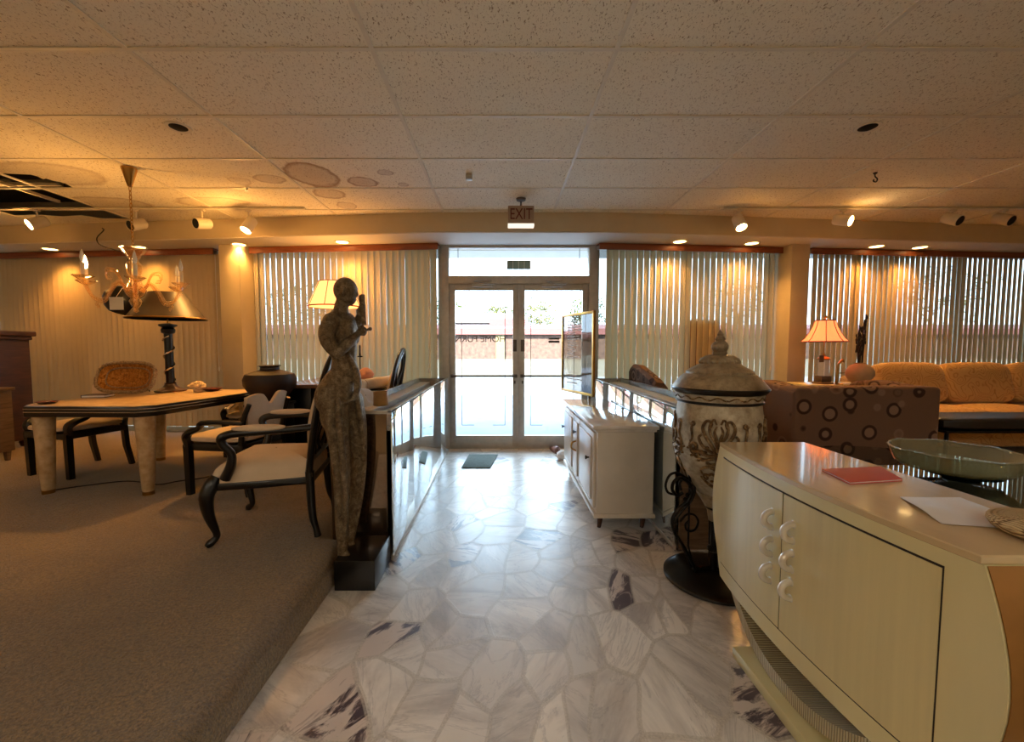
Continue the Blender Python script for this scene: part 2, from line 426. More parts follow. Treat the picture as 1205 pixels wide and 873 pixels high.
M['leather'] = pm('black_leather', (20, 17, 15), .38, var=.2, vs=10, bump=.2, bs=120)
M['bowl'] = glass_mat('olive_cast_glass', (.82, .84, .70), 1.5, (158, 152, 122), .42, .06)
M['teal'] = glass_mat('dark_teal_glass', (.10, .20, .19), 1.6, (10, 40, 40), .45, .02)
M['topglass'] = glass_mat('counter_top_glass', (.97, .99, .985), .3)
M['tglass'] = glass_mat('table_glass', (.55, .66, .64), 1.8, (30, 36, 34), .25, .01)
M['red'] = pm('salmon_red_card', (196, 84, 76), .55, var=.06)
M['paper'] = pm('glossy_white_paper', (232, 228, 224), .25, var=.03)
M['straw'] = m_ribs('woven_straw', (214, 190, 144), (128, 100, 62), 60, .7, 0, 0)
M['walnut'] = m_wood('dark_walnut', (80, 44, 26), (42, 21, 13), .4, (1, 1, 8), .2)
M['taupe'] = m_wood('grey_brown_wood', (120, 96, 70), (80, 60, 42), .5, (1, 1, 10))
M['brownv'] = pm('matte_brown_ceramic', (44, 27, 18), .55, var=.2, vs=12)
M['terra'] = pm('sand_terracotta', (198, 166, 126), .75, var=.1, vs=10, bump=.15)
M['greyw'] = m_wood('weathered_grey_board', (176, 168, 160), (140, 132, 124), .45, (8, .8, 8))
M['spot'] = pm('white_spotlight_enamel', (216, 206, 188), .4, var=.04)
M['mat'] = pm('grey_green_rubber_mat', (104, 118, 112), .9, var=.15, vs=30, bump=.4, bs=150)
M['cloth'] = pm('white_linen', (222, 216, 210), .9, var=.06, bump=.2, bs=90, spec=.2)
M['cup'] = pm('tan_pressed_wood', (176, 130, 70), .5, var=.15, vs=10)
M['pink'] = pm('pink_coral', (226, 164, 134), .6, var=.12)
M['dryf'] = pm('dried_cream_petals', (224, 196, 150), .9, var=.15)
M['maroon'] = pm('maroon_glaze', (92, 40, 28), .3, var=.2)
M['card'] = pm('cream_card', (240, 226, 196), .8, var=.03)
M['shoe'] = pm('dusky_pink_leather', (150, 108, 98), .5, var=.15)
M['reed'] = pm('dark_reed', (48, 34, 24), .8, var=.3)
M['crystal'] = glass_mat('cut_crystal', (.95, .97, .97), 2.5, (236, 236, 236), .6, .0)
M['cord'] = pm('brown_flex', (44, 32, 22), .6)
M['sign_red'] = pm('unlit_red_letter', (104, 34, 22), .5, var=.08)
M['sign_face'] = pm('grey_sign_face', (168, 146, 124), .5, var=.06)
M['etch'] = pm('dark_etched_line', (92, 92, 96), .5)
M['lettering'] = pm('grey_violet_lettering', (150, 136, 150), .6)
M['smokeglass'] = glass_mat('smoked_sign_glass', (.66, .65, .62), 1.2, (110, 106, 100), .22)
M['asphalt'] = pm('pale_concrete_pavement', (128, 134, 146), .9, var=.08, vs=3, bump=.1)
M['road'] = pm('sandy_parking_lot', (100, 92, 76), .9, var=.08, vs=.4)
M['pinkroof'] = pm('pink_metal_roof', (104, 62, 64), .7, var=.08)
M['brick'] = pm('mottled_brick_wall', (92, 72, 64), .9, c2=(58, 46, 44), vs=2.5)
M['yellowp'] = pm('yellow_painted_pier', (104, 96, 70), .8)
M['leaf'] = m_leaves('spring_leaves', (92, 100, 54), (56, 68, 36))
M['leaf2'] = m_leaves('pale_spring_leaves', (112, 112, 70), (74, 80, 44))
M['bark'] = pm('tree_bark', (96, 80, 62), .9, var=.2)
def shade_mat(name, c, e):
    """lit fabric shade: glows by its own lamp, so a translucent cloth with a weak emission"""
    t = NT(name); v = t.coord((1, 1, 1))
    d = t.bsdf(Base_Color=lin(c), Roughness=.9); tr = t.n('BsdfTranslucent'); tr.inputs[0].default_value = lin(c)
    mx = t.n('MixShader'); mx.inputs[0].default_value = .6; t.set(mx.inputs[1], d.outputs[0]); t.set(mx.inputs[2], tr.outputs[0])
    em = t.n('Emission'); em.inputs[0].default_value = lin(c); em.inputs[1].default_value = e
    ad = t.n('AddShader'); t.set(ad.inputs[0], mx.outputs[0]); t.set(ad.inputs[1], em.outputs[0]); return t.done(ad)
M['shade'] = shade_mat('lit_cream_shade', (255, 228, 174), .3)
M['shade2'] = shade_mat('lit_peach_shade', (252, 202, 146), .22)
M['trim_red'] = pm('rust_braid', (150, 66, 36), .8)
M['lampglow'] = emit('warm_lamp_glow', (255, 206, 130), 9)
M['bulb'] = emit('warm_bulb', (255, 206, 140), 30)
M['tube'] = emit('fill_panel_glow', (255, 244, 226), 3)  # for the added fill panels out of view
def light(name, kind, loc, power, color, rot=(0, 0, 0), **kw):
    l = bpy.data.lights.new(name, kind); l.energy = power; l.color = lin(color)[:3]
    for k, v in kw.items(): setattr(l, k, v)
    o = bpy.data.objects.new(name, l); col.objects.link(o); o.location = loc; o.rotation_euler = rot
    return o
WARM = (255, 182, 92)
# ================================================================ SETTING
SA = math.atan(.092); cA, sA = math.cos(SA), math.sin(SA)
XL, XR, YD = -.75, 1.19, 5.34
WL = Matrix.Translation((XL, YD, 0)) @ Matrix.Rotation(-SA, 4, 'Z')   # local x<0 runs left, y outward
WR = Matrix.Translation((XR, YD, 0)) @ Matrix.Rotation(SA, 4, 'Z')    # local x>0 runs right
def wx(px, v, W):
    """local x along a wing of the shop front where pixel column px meets local depth v"""
    lo, hi = (-9, .5) if W is WL else (-.5, 9)
    for _ in range(50):
        m = (lo + hi) / 2; p = W @ Vector((m, v, 0))
        if CX + F * p.x / p.y < px: lo = m
        else: hi = m
    return (lo + hi) / 2
def placed(o, W): o.matrix_world = W; return o
YF = 4.70                                                             # front of the soffit at the door
# facade outline (inner floor line)
def facade(off):
    l = [WL @ Vector((-8.2, off, 0)), WL @ Vector((0, off, 0)), WR @ Vector((0, off, 0)), WR @ Vector((8.2, off, 0))]
    return [(p.x, p.y) for p in l]
fo = facade(.12)
b = MB(); b.prism([(-8, -6), (8, -6)] + fo[::-1], -.12, 0); struct(b.build('floor', M['marble']))
# raised carpeted platforms with a rounded nosing
def platform(name, pts, edge_n):
    """pts: outline, first edge_n edges rounded"""
    b = MB(); n = len(pts); h = .15; r = .11
    c = Vector((sum(p[0] for p in pts) / n, sum(p[1] for p in pts) / n))
    levels = [(0, 0.0), (0, h - r)] + [(r * (1 - math.cos(a)), h - r + r * math.sin(a)) for a in [i * PI / 16 for i in range(1, 9)]]
    P = [Vector(p) for p in pts]
    def inset(d):
        out = []
        for i in range(n):
            lines = []
            for k in (i - 1, i):
                a, q = P[k % n], P[(k + 1) % n]; t = (q - a).normalized(); nn = Vector((-t.y, t.x))
                lines.append((a + nn * (d if (k % n) < edge_n else 0), t))
            (a, t), (q, u) = lines; cr = t.x * u.y - t.y * u.x
            out.append(a + t * (((q.x - a.x) * u.y - (q.y - a.y) * u.x) / cr))
        return out
    rows = [[(p.x, p.y, z) for p in inset(d)] for d, z in levels]
    b.surf(rows, closev=True)
    f = b.bm.faces.new([b.bm.verts.new(v) for v in rows[-1]])
    o = b.build(name, M['carpet'], ang=60); return struct(o)
fl = facade(.0)
platform('carpet_platform_left', [(-.92, -6), (-.92, 2.50), (-1.06, 2.55), (-1.06, 5.34), (-7.5, 5.94), (-7.5, -6)], 3)
platform('carpet_platform_right', [(1.58, 5.34), (1.58, -6), (7.5, -6), (7.5, 5.92)], 1)
# ceiling: one face per tile; broken tiles get ragged outlines over the dark void
b = bmesh.new()
def face(pts): b.faces.new([b.verts.new((x, y, CEIL)) for x, y in pts])
ys = [TY0 + TD * k for k in range(-14, 5)]; xs = [TX0 + TW * k for k in range(-7, 7)]
hole_x, r1, r2 = TX0 - 4 * TW, TY0 + 2 * TD, TY0 + 3 * TD             # -4.305, 3.385, 3.995
def cl2(px, py): p = on(px, py, CEIL); return (p.x, p.y)
_m = cl2(50, 211)
rag = [(cl2(78, 218)[0], 3.995), cl2(77, 216), cl2(70, 214), cl2(62, 212.5), cl2(54, 210), cl2(51, 211), cl2(44, 207.5), cl2(36, 205.5)]
rag = [p for p in rag if p[0] > hole_x + .01]
_yj = rag[-1][1] - .03
rag.append((hole_x, _yj))
rag2 = [(hole_x, _yj), (hole_x - .1, _yj - .06), (hole_x - .22, _yj - .05), (hole_x - .33, _yj - .12), (hole_x - .55, _yj - .10), (hole_x - .8, _yj - .16), (hole_x - TW, _yj - .14)]
for j in range(len(ys)):
    y0 = ys[j]; y1 = ys[j + 1] if j + 1 < len(ys) else 5.6
    for i in range(len(xs) - 1):
        x0, x1 = xs[i], xs[i + 1]
        if abs(y0 - r1) < .01 and abs(x0 - hole_x) < .01: face([(x0, y0), (x1, y0), (x1, y1)] + rag); continue
        if abs(y0 - r1) < .01 and abs(x1 - hole_x) < .01: face([(x0, y0), (x1, y0)] + rag2); continue
        if abs(y0 - r2) < .01 and (abs(x1 - hole_x) < .01 or abs(x1 - hole_x + TW) < .01): continue
        if j + 1 == len(ys) and abs(x1 - hole_x) < .01:
            face([(x0, 4.80), (-5.2, 4.78), (-5.0, 4.84), (-4.75, 4.80), (-4.6, 4.93), (-4.5, 4.9), (x1, 4.98), (x1, y1), (x0, y1)][::1]); 
            continue
        face([(x0, y0), (x1, y0), (x1, y1), (x0, y1)])
me = bpy.data.meshes.new('ceiling'); b.to_mesh(me); b.free(); me.materials.append(M['ceiling'])
ceil = bpy.data.objects.new('ceiling', me); col.objects.link(ceil); struct(ceil)
for p in me.polygons:
    if p.normal.z > 0: p.flip()
g = MB()
for y in ys: g.box(-8, 8, y - .012, y + .012, CEIL - .006, CEIL + .004)
for x in xs: g.box(x - .012, x + .012, -6, 5.6, CEIL - .0065, CEIL + .004)
g.box(-4.9, -4.87, 3.6, 4.7, CEIL + .1, CEIL + .13); g.box(-7, -4.5, 4.35, 4.38, CEIL + .16, CEIL + .2)
g.tube([(-4.9, 3.7, CEIL + .02), (-5.2, 4.1, CEIL + .25)], .006)
g.build('tee_grid', M['tee'], ceil)
b = MB(); b.box(-8.1, 8.1, -6.1, 5.9, 3.55, 3.62); struct(b.build('roof', M['dark']))
b = MB()
b.box(-6.4, -3.0, 3.2, 5.4, CEIL + .35, CEIL + .37); b.tube([(-6, 4.2, CEIL + .2), (-3.5, 4.35, CEIL + .22)], .05)
struct(b.build('trim_1', M['dark']))
for nm, bx in (('wall_left', (-7.62, -7.5, -6, 6.05)), ('wall_right', (7.5, 7.62, -6, 6.05)), ('wall_back', (-7.62, 7.62, -6.12, -6))):
    b = MB(); b.box(*bx, 0, 3.55); struct(b.build(nm, M['plaster']))
# soffit: follows the splayed shop front
fi = [(p.x, p.y) for p in (WL @ Vector((-8.2, -.60, 0)), WL @ Vector((.05, -.64, 0)), WR @ Vector((-.05, -.64, 0)), WR @ Vector((8.2, -.60, 0)))]
b = MB(); b.prism(fi + fo[::-1], 2.585, CEIL + .02); struct(b.build('trim_2', M['plaster']))
b = MB(); b.prism([(x, y + .012) for x, y in fi] + [(x, y - .05) for x, y in fo[::-1]], 2.575, 2.585); struct(b.build('trim_3', M['soffit']))
b = MB(); b.prism([(x, y - .06) for x, y in fo] + [(x, y + .15) for x, y in fo[::-1]], 2.585, 3.6); struct(b.build('wall_front', M['plaster']))
# columns between the window bays
def column(name, W, p0, p1, v0):
    x0, x1 = wx(p0, v0, W), wx(p1, v0, W)
    b = MB(); b.box(min(x0, x1), max(x0, x1), v0, .06, .0, 2.58, .004)
    o = struct(b.build(name, M['plaster'])); placed(o, W); return min(x0, x1), max(x0, x1)
cl = column('wall_pier_left', WL, 262, 286, -.34)
cr = column('wall_pier_right', WR, 927, 948, -.34)
# ---------------------------------------------------------------- door and transom
JL, JR = -.75, 1.19                                                    # outside of the frame
fr = MB()
fr.box(JL, JL + .09, 5.28, 5.40, 0, 2.585, .004); fr.box(JR - .09, JR, 5.28, 5.40, 0, 2.585, .004)
fr.box(JL + .085, JR - .085, 5.275, 5.405, 2.10, 2.20, .004); fr.box(JL + .085, JR - .085, 5.285, 5.395, 2.545, 2.585, .004)
fr.box(JL, JR, 5.29, 5.42, 0, .02)
dfr = struct(fr.build('trim_4', M['alu']))
def stripes(parent, x0, x1, z0, z1, y, gap=None):
    s = MB(); w = .007
    s.box(x0, x0 + w, y - .003, y, z0, z1); s.box(x1 - w, x1, y - .003, y, z0, z1)
    s.box(x0, x1, y - .003, y, z1 - w, z1)
    if gap:
        xm = (x0 + x1) / 2
        s.box(x0, xm - gap, y - .003, y, z0, z0 + w); s.box(xm + gap, x1, y - .003, y, z0, z0 + w)
    else: s.box(x0, x1, y - .003, y, z0, z0 + w)
    return s.build('etched_border', M['etch'], parent)
w5 = MB(); w5.box(JL + .09, JR - .09, 5.335, 5.341, 2.20, 2.545)
w5 = struct(w5.build('window_5', M['glass'])); stripes(w5, JL + .20, JR - .20, 2.27, 2.56, 5.334)
sb = MB(); sb.box(.07, .37, 5.325, 5.333, 2.285, 2.40)
for k in range(4): pass
ob = sb.build('number_plate', pm('grey_green_plate', (150, 156, 140), .6, trans=.5), w5)
s2 = MB()
for k in range(5): s2.box(.07 + k * .072, .077 + k * .072, 5.32, 5.326, 2.285, 2.40)
s2.build('plate_bars', M['tee'], w5)
xm = .22
def door(name, x0, x1, hinge):
    d = bpy.data.objects.new(name, None); col.objects.link(d); struct(d)
    s = MB(); a = .075
    s.box(x0, x0 + a, 5.30, 5.345, .02, 2.10, .004); s.box(x1 - a, x1, 5.30, 5.345, .02, 2.10, .004)
    s.box(x0 + a, x1 - a, 5.30, 5.345, 2.02, 2.10, .003); s.box(x0 + a, x1 - a, 5.30, 5.345, .02, .17, .003)
    s.build('door_frame', M['alu'], d)
    g = MB(); g.box(x0 + a, x1 - a, 5.319, 5.325, .17, 2.02); gl = g.build('glass_pane', M['glass'], d)
    stripes(gl, x0 + .15, x1 - .17, .30, 1.93, 5.318, .12)
    h = MB(); h.tube([(x0 + .03, 5.25, .94), (x1 - .03, 5.25, .94)], .014); h.box(x0 + .02, x0 + .06, 5.24, 5.31, .92, .96, .004); h.box(x1 - .06, x1 - .02, 5.24, 5.31, .92, .96, .004)
    h.build('push_bar', M['alud'], d)
    e = x1 - .05 if hinge == 'L' else x0 + .05
    l = MB(); l.box(e - .025, e + .025, 5.285, 5.302, 1.25, 1.40, .004); l.lathe([(.018, 0), (.018, .02), (0, .02)], 12, M=Matrix.Translation((e, 5.286, 1.34)) @ Matrix.Rotation(R(90), 4, 'X'))
    l.box(e - .012, e + .012, 5.285, 5.302, .84, .88, .003)
    l.build('lock', M['alud'], d)
    c = MB(); cx = (x0 + x1) / 2 - .02
    c.box(cx - .13, cx + .13, 5.24, 5.30, 2.055, 2.10, .008)
    c.tube([(cx, 5.25, 2.10), (cx - .1, 5.17, 2.12), (cx + .12, 5.27, 2.14)], .008); c.tube([(cx, 5.23, 2.09), (cx + .16, 5.20, 2.085)], .01)
    c.build('door_closer', M['alu'], d)
    p = MB(); p.tube([(e, 5.36, .98), (e - .0, 5.42, 1.0), (e, 5.42, 1.35), (e, 5.36, 1.37)], .011, k=3); p.build('pull_handle', M['alu'], d)
    return d, gl
d1, g1 = door('door_1', JL + .09, xm - .0006, 'L'); d2, g2 = door('door_2', xm + .0006, JR - .09, 'R')
Mx = Matrix.Rotation(R(90), 4, 'X')
text_mesh('lettering', 'HOME FURN', .115, M['lettering'], g1, Matrix.Translation((-.27, 5.328, 1.405)) @ Mx, .001, mirror=True)
pl = MB(); pl.box(.60, .74, 5.312, 5.318, 1.40, 1.425); pl.box(.60, .74, 5.312, 5.318, 1.36, 1.39); pl.build('push_notice', M['etch'], g2)
# ---------------------------------------------------------------- window bays with vertical blinds
def window(name, W, x0, x1, muls):
    s = MB(); z0, z1 = .16, 2.585
    s.box(x0, x1, -.02, .06, 0, z0 + .06, .004); s.box(x0, x1, -.0, .06, z1 - .05, z1, .003)
    for m in [x0 + .025, x1 - .025] + muls: s.box(m - .025, m + .025, -.01, .06, z0, z1, .003)
    f = struct(s.build(name, M['alu'])); placed(f, W)
    g = MB(); g.box(x0 + .03, x1 - .03, .022, .028, z0 + .06, z1 - .04); g.build('pane', M['wglass'], f)
    return f
window('window_1', WL, -7.0, cl[0], [-5.0]); window('window_2', WL, cl[1], -.0, [-1.2])
window('window_3', WR, .0, cr[0], [1.2]); window('window_4', WR, cr[1], 6.9, [3.6, 5.2])
def blind(label, W, x0, x1, ang, pitch, head=None, vw=.089, seed=1, skip=None, z0=.24, mat='vane'):
    rnd = random.Random(seed); v = -.10
    t = thing('vertical_blind', label, 'window blind', (0, 0, 0)); placed(t, W)
    h0, h1 = head or (x0, x1)
    h = MB(); h.box(h0, h1, -.20, -.185, 2.495, 2.572, .003); h.box(h0, h1, -.185, -.07, 2.56, 2.572); h.build('valance', M['cherry'], t)
    r = MB(); r.box(h0, h1, v - .02, v + .02, 2.515, 2.555); r.build('head_rail', M['alu'], t)
    s = MB(); x = x0 + .04; k = 0
    while x < x1 - .03:
        a = ang(x) if callable(ang) else ang
        a += rnd.uniform(-3, 3); tilt = rnd.uniform(-.004, .004)
        if not (skip and skip(x)):
            # a gently cupped vane
            rows = []
            for zz, off in ((2.52, 0), (1.4, tilt * .6), (z0 + rnd.uniform(-.006, .006), tilt)):
                row = []
                for q in (-1, -.5, 0, .5, 1):
                    lx = q * vw / 2; ly = (1 - q * q) * .007
                    ca, sa = math.cos(R(a)), math.sin(R(a))
                    row.append((x + off + lx * ca - ly * sa, v + lx * sa + ly * ca, zz))
                rows.append(row)
            s.surf(rows)
        x += pitch
    o = s.build('vanes', M[mat], t, ang=80)
    for p in o.data.polygons: pass
    c = MB(); cx = x1 - .1
    c.tube([(cx, v - .05, 2.5), (cx, v - .055, 1.05)], .004, 6); c.ell((cx, v - .055, 1.02), (.012, .012, .035)); c.build('pull_cord', M['spot'], t)
    return t
B1x1 = wx(262, -.1, WL)
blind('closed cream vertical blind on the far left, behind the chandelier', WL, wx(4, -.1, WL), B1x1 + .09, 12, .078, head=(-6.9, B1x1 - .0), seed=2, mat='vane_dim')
blind('cream vertical blind left of the glass doors, behind the bronze statue', WL, wx(301, -.1, WL), wx(515, -.1, WL), (lambda x: -16 if x < wx(385, -.1, WL) else -12), .081, head=(wx(297, -.2, WL), wx(516, -.2, WL)), seed=3)
blind('cream vertical blind right of the glass doors, behind the lidded urn', WR, wx(712, -.1, WR), wx(912, -.1, WR), (lambda x: 15 if x < wx(800, -.1, WR) else 13.5), .080, head=(wx(704, -.2, WR), wx(917, -.2, WR)), seed=4)
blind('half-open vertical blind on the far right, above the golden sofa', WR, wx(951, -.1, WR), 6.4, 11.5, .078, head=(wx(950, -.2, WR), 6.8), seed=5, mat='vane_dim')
# poster stuck on the outside of the glass, seen through the right blind
pb = MB(); x0, x1 = wx(800, .03, WR), wx(846, .03, WR); pb.box(x0, x1, .032, .040, .7, 1.66)
po = tag(pb.build('window_poster', M['vane_red']), 'reddish poster on the window glass, seen through the blind above the urn', 'poster'); placed(po, WR)
# ---------------------------------------------------------------- outdoors
b = MB(); b.box(-60, 60, 5.30, 20, -.20, -.13); struct(b.build('pavement', M['asphalt']))
b = MB(); b.box(-160, 160, 20, 160, -.24, -.14); struct(b.build('parking_lot', M['road']))
b = MB(); b.box(-9, 9, 5.5, 8.0, 2.98, 3.5); cn = struct(b.build('canopy', M['soffit']))
b = MB(); b.lathe([(0, 0), (.14, 0), (.16, .03), (.16, .04), (0, .04)], 24, (.22, 6.5, 2.94)); b.build('canopy_lamp', M['lampglow'], cn)
for x in (-6.5, 7.0):
    b = MB(); b.box(x - .12, x + .12, 7.6, 7.84, -.13, 2.98, .01); b.build('post', M['soffit'], cn)
# low shop across the lot
bd = thing('low_building', 'low brick building with a pink roof across the lot', 'building', (0, 50, -.14))
b = MB(); b.box(-70, 70, 0, 8, 0, 2.9); b.build('wall', M['brick'], bd)
b = MB(); b.prism([(-.6, 2.9), (8.6, 2.9), (8.6, 3.1), (4, 4.3), (-.6, 3.6)], -71, 71, M=Matrix.Rotation(R(90), 4, 'Z') @ Matrix.Rotation(R(90), 4, 'X')); b.build('roof', M['pinkroof'], bd)
for x in (-21, -10.5, -.1, 11, 23):
    b = MB(); b.box(x - .55, x + .55, -.3, .2, 0, 2.95); b.build('pier', M['yellowp'], bd)
b = MB(); b.box(-1.5, 3.2, 3, 6, 3.4, 5.0); b.build('roof_unit', M['pinkroof'], bd)
bh = thing('white_house', 'pale house with a low roof behind the pink-roofed building', 'house', (-3, 66, -.14))
b = MB(); b.box(-5, 6, 0, 7, 0, 5.2); b.build('wall', pm('weathered_grey_siding', (110, 106, 104), .8), bh)
b = MB(); b.prism([(-.5, 5.2), (7.5, 5.2), (3.5, 7.0)], -5.5, 6.5, M=Matrix.Rotation(R(90), 4, 'Z') @ Matrix.Rotation(R(90), 4, 'X')); b.build('roof', pm('weathered_shingle', (96, 84, 78), .9), bh)
def tree(x, y, h, w, mat, label, seed):
    rnd = random.Random(seed); t = thing('tree', label, 'tree', (x, y, -.14), group='trees beyond the lot')
    b = MB(); b.tube([(0, 0, 0), (.1, 0, h * .3), (-.05, .1, h * .6)], [.25, .18, .1], 8)
    for k in range(6):
        a = rnd.uniform(0, 6.28); b.tube([(0, 0, h * rnd.uniform(.3, .5)), (math.cos(a) * w * .35, math.sin(a) * w * .35, h * .72)], [.09, .03], 6)
    b.build('trunk', M['bark'], t)
    bm = bmesh.new()
    for k in range(1500):
        while True:
            p = Vector((rnd.uniform(-1, 1), rnd.uniform(-1, 1), rnd.uniform(-1, 1)))
            if .35 < p.length < 1: break
        lump = 1 + .22 * math.sin(5 * p.x + seed) * math.cos(4 * p.y + seed * 2) + .15 * math.sin(7 * p.z)
        c = Vector((p.x * w * .5 * lump, p.y * w * .5 * lump, h * .64 + p.z * h * .36 * lump)); s = rnd.uniform(.16, .34)
        q = Matrix.Rotation(rnd.uniform(0, 6), 3, Vector((rnd.uniform(-1, 1), rnd.uniform(-1, 1), rnd.uniform(-1, 1))).normalized())
        bm.faces.new([bm.verts.new(c + q @ Vector(e) * s) for e in ((-1, 0, 0), (0, -.5, .1), (1, 0, 0), (0, .5, .1))])
    me = bpy.data.meshes.new('foliage'); bm.to_mesh(me); bm.free(); me.materials.append(mat)
    o = bpy.data.objects.new('foliage', me); col.objects.link(o); o.parent = t
tree(-10.0, 78, 11.5, 8.5, M['leaf'], 'leafy green tree seen through the left glass door', 1)
tree(-1.0, 79, 10.4, 7, M['leaf2'], 'pale green tree near the meeting line of the glass doors', 2)
tree(7.2, 78, 10.8, 7.5, M['leaf2'], 'pale green tree seen through the right glass door', 3)
tree(16.0, 79, 12.0, 8, M['leaf'], 'green tree showing past the right door jamb', 4)
tree(44, 78, 15, 15, M['leaf'], 'big tree behind the left half of the far right blind', 5)
tree(80, 78, 17, 17, M['leaf2'], 'yellow-green tree behind the right end of the far right blind', 6)
tree(-38, 78, 14, 13, M['leaf'], 'tree outside behind the blind left of the doors', 7)
# ---------------------------------------------------------------- ceiling fittings
def can_trim(name, label, cat, p, mat, r=.075, group=None, depth=.05):
    t = thing(name, label, cat, p, group=group)
    b = MB(); b.lathe([(r, 0), (r + .018, -.006), (r + .02, 0), (r + .018, .004), (r - .004, .004), (r - .004, .0), (r, 0)], 24); b.build('trim_ring', M['tee'], t)
    b = MB(); b.lathe([(r - .002, .001), (r * .7, depth * .02), (0, .002)], 24); b.build('lens', mat, t)
    return t
DL = []
def downlight(px, label, W):
    lo = wx(px, -.30, W); p = W @ Vector((lo, -.33, 0)); p.z = 2.5745 
    t = can_trim('recessed_downlight', label, 'ceiling light', p, M['lampglow'], .075, 'recessed downlights in the soffit')
    t.location.z = 2.571; DL.append(p)
    light('downlight_beam', 'SPOT', (p.x, p.y, 2.55), 40, WARM, (0, 0, 0), spot_size=R(125), spot_blend=.8, shadow_soft_size=.06)
for px, lab in ((70, 'lit downlight in the soffit at far left of the photo'), (172, 'lit downlight in the soffit behind the chandelier'),
                (288, 'lit downlight in the soffit beside the left pier'), (407, 'lit downlight in the soffit above the bronze statue')):
    downlight(px, lab, WL)
for px, lab in ((795, 'lit downlight in the soffit above the right counter'), (878, 'lit downlight in the soffit just left of the right pier'),
                (1022, 'lit downlight in the soffit above the vase of reeds'), (1072, 'lit downlight in the soffit above the golden sofa')):
    downlight(px, lab, WR)
for px, py, lab in ((210, 150, 'dark unlit eyeball downlight in the ceiling tiles, on the left'), (1021, 150, 'dark unlit eyeball downlight in the ceiling tiles, on the right')):
    p = on(px, py, CEIL - .004)
    t = thing('eyeball_downlight', lab, 'ceiling light', p)
    b = MB(); b.lathe([(.052, 0), (.075, -.004), (.078, .003), (.05, .003)], 24); b.build('trim_ring', M['tee'], t)
    b = MB(); b.lathe([(.056, .0), (.03, -.012), (0, -.014)], 20); b.build('lens', M['dark'], t)
    t.location.z = CEIL - .004
# track lighting
def track(x0, x1, y, label):
    b = MB(); b.box(x0, x1, y - .017, y + .017, CEIL - .026, CEIL - .0067, .003); return tag(b.build('lighting_track', M['tee']), label, 'light track')
YT = 4.53
track(-5.2, on(362, 248, CEIL - .02).x, YT, 'long pale lighting track on the ceiling at left')
track(on(852, 246, CEIL - .02).x, 6.4, YT, 'long pale lighting track on the ceiling at right')
def track_spot(px, py, yaw, pitch, lit, label, k=1.0, cone=95):
    p = at(px, py, YT); z = p.z
    t = thing('track_spotlight', label, 'spotlight', (p.x, YT, CEIL - .026), group=None)
    b = MB(); b.tube([(0, 0, 0), (0, 0, z + .045 - CEIL + .026)], .009); b.box(-.03, .03, -.014, .014, -.02, 0, .003); b.build('stem', M['spot'], t)
    hm = Matrix.Translation((0, 0, z - CEIL + .026)) @ Matrix.Rotation(R(yaw), 4, 'Z') @ Matrix.Rotation(R(90 + pitch), 4, 'Y')
    h = MB(); h.lathe([(.0, -.085), (.045, -.085), (.055, -.075), (.058, .07), (.054, .075), (.0505, .072), (.0505, .0), (0, .0)], 24, M=hm); hd = h.build('lamp_head', M['spot'], t)
    l = MB(); l.lathe([(.050, .071), (.049, .05), (.049, .025), (.03, .032), (0, .036)], 20, M=hm); l.build('lamp_face', M['bulb'] if lit else M['dark'], t)
    if lit:
        d = (hm.to_3x3() @ Vector((0, 0, 1))).normalized()
        pos = Vector((p.x, YT, CEIL - .026)) + hm.translation + d * .085
        light('track_beam', 'SPOT', pos, 80 * k, (255, 182, 92), d.to_track_quat('-Z', 'Y').to_euler(), spot_size=R(cone), spot_blend=.7, shadow_soft_size=.035, specular_factor=.1)
        light('track_spill', 'POINT', pos + Vector((0, 0, .0)) + d * .02, (8 if px < 500 else 1.6) * k, (255, 182, 92), shadow_soft_size=.03, specular_factor=.1)
# yaw 0 aims to +x; -90 towards the viewer; pitch = degrees below level
track_spot(44, 262, -118, 30, True, 'lit track spotlight at far left, below the broken ceiling tiles', 1.0, 70)
track_spot(161, 264, -106, 25, False, 'unlit track spotlight in line with the chandelier chain')
track_spot(238, 263, -112, 14, False, 'unlit track spotlight between the chandelier and the left pier')
track_spot(293, 265, -118, 58, True, 'lit track spotlight above the left pier', 1.3, 74)
track_spot(870, 262, -84, 58, True, 'brightly lit track spotlight at the left end of the right track', .8)
track_spot(992, 259, -58, 20, True, 'dimly lit track spotlight aimed right, left of two dark ones', .6, 60)
track_spot(1121, 258, -76, 28, False, 'unlit track spotlight on the right, left of an identical neighbour')
track_spot(1181, 258, -78, 28, False, 'unlit track spotlight nearest the right edge of the photo')
# exit sign
p = at(613, 255, 4.27)
ex = thing('exit_sign', 'grey exit sign hanging from the ceiling before the glass doors', 'exit sign', (p.x, 4.27, CEIL))
zz = p.z - CEIL
b = MB(); b.box(-.13, .13, -.035, .035, zz - .075, zz + .10, .006); hb = b.build('sign_box', M['sign_face'], ex)
b = MB(); b.tube([(0, 0, zz + .10), (0, 0, -.02)], .009); b.lathe([(.05, 0), (.045, -.02), (.012, -.03), (0, -.03)], 16); b.build('hanger', M['alud'], ex)
text_mesh('exit_letters', 'EXIT', .155, M['sign_red'], ex, Matrix.Translation((0, -.037, zz + .012)) @ Matrix.Rotation(R(90), 4, 'X') @ Matrix.Diagonal((.72, 1, 1, 1)), .002)
b = MB(); b.box(-.131, .131, -.037, .037, zz - .105, zz - .076, .003); b.build('lower_lens', emit('exit_lens', (255, 236, 214), .9), ex)
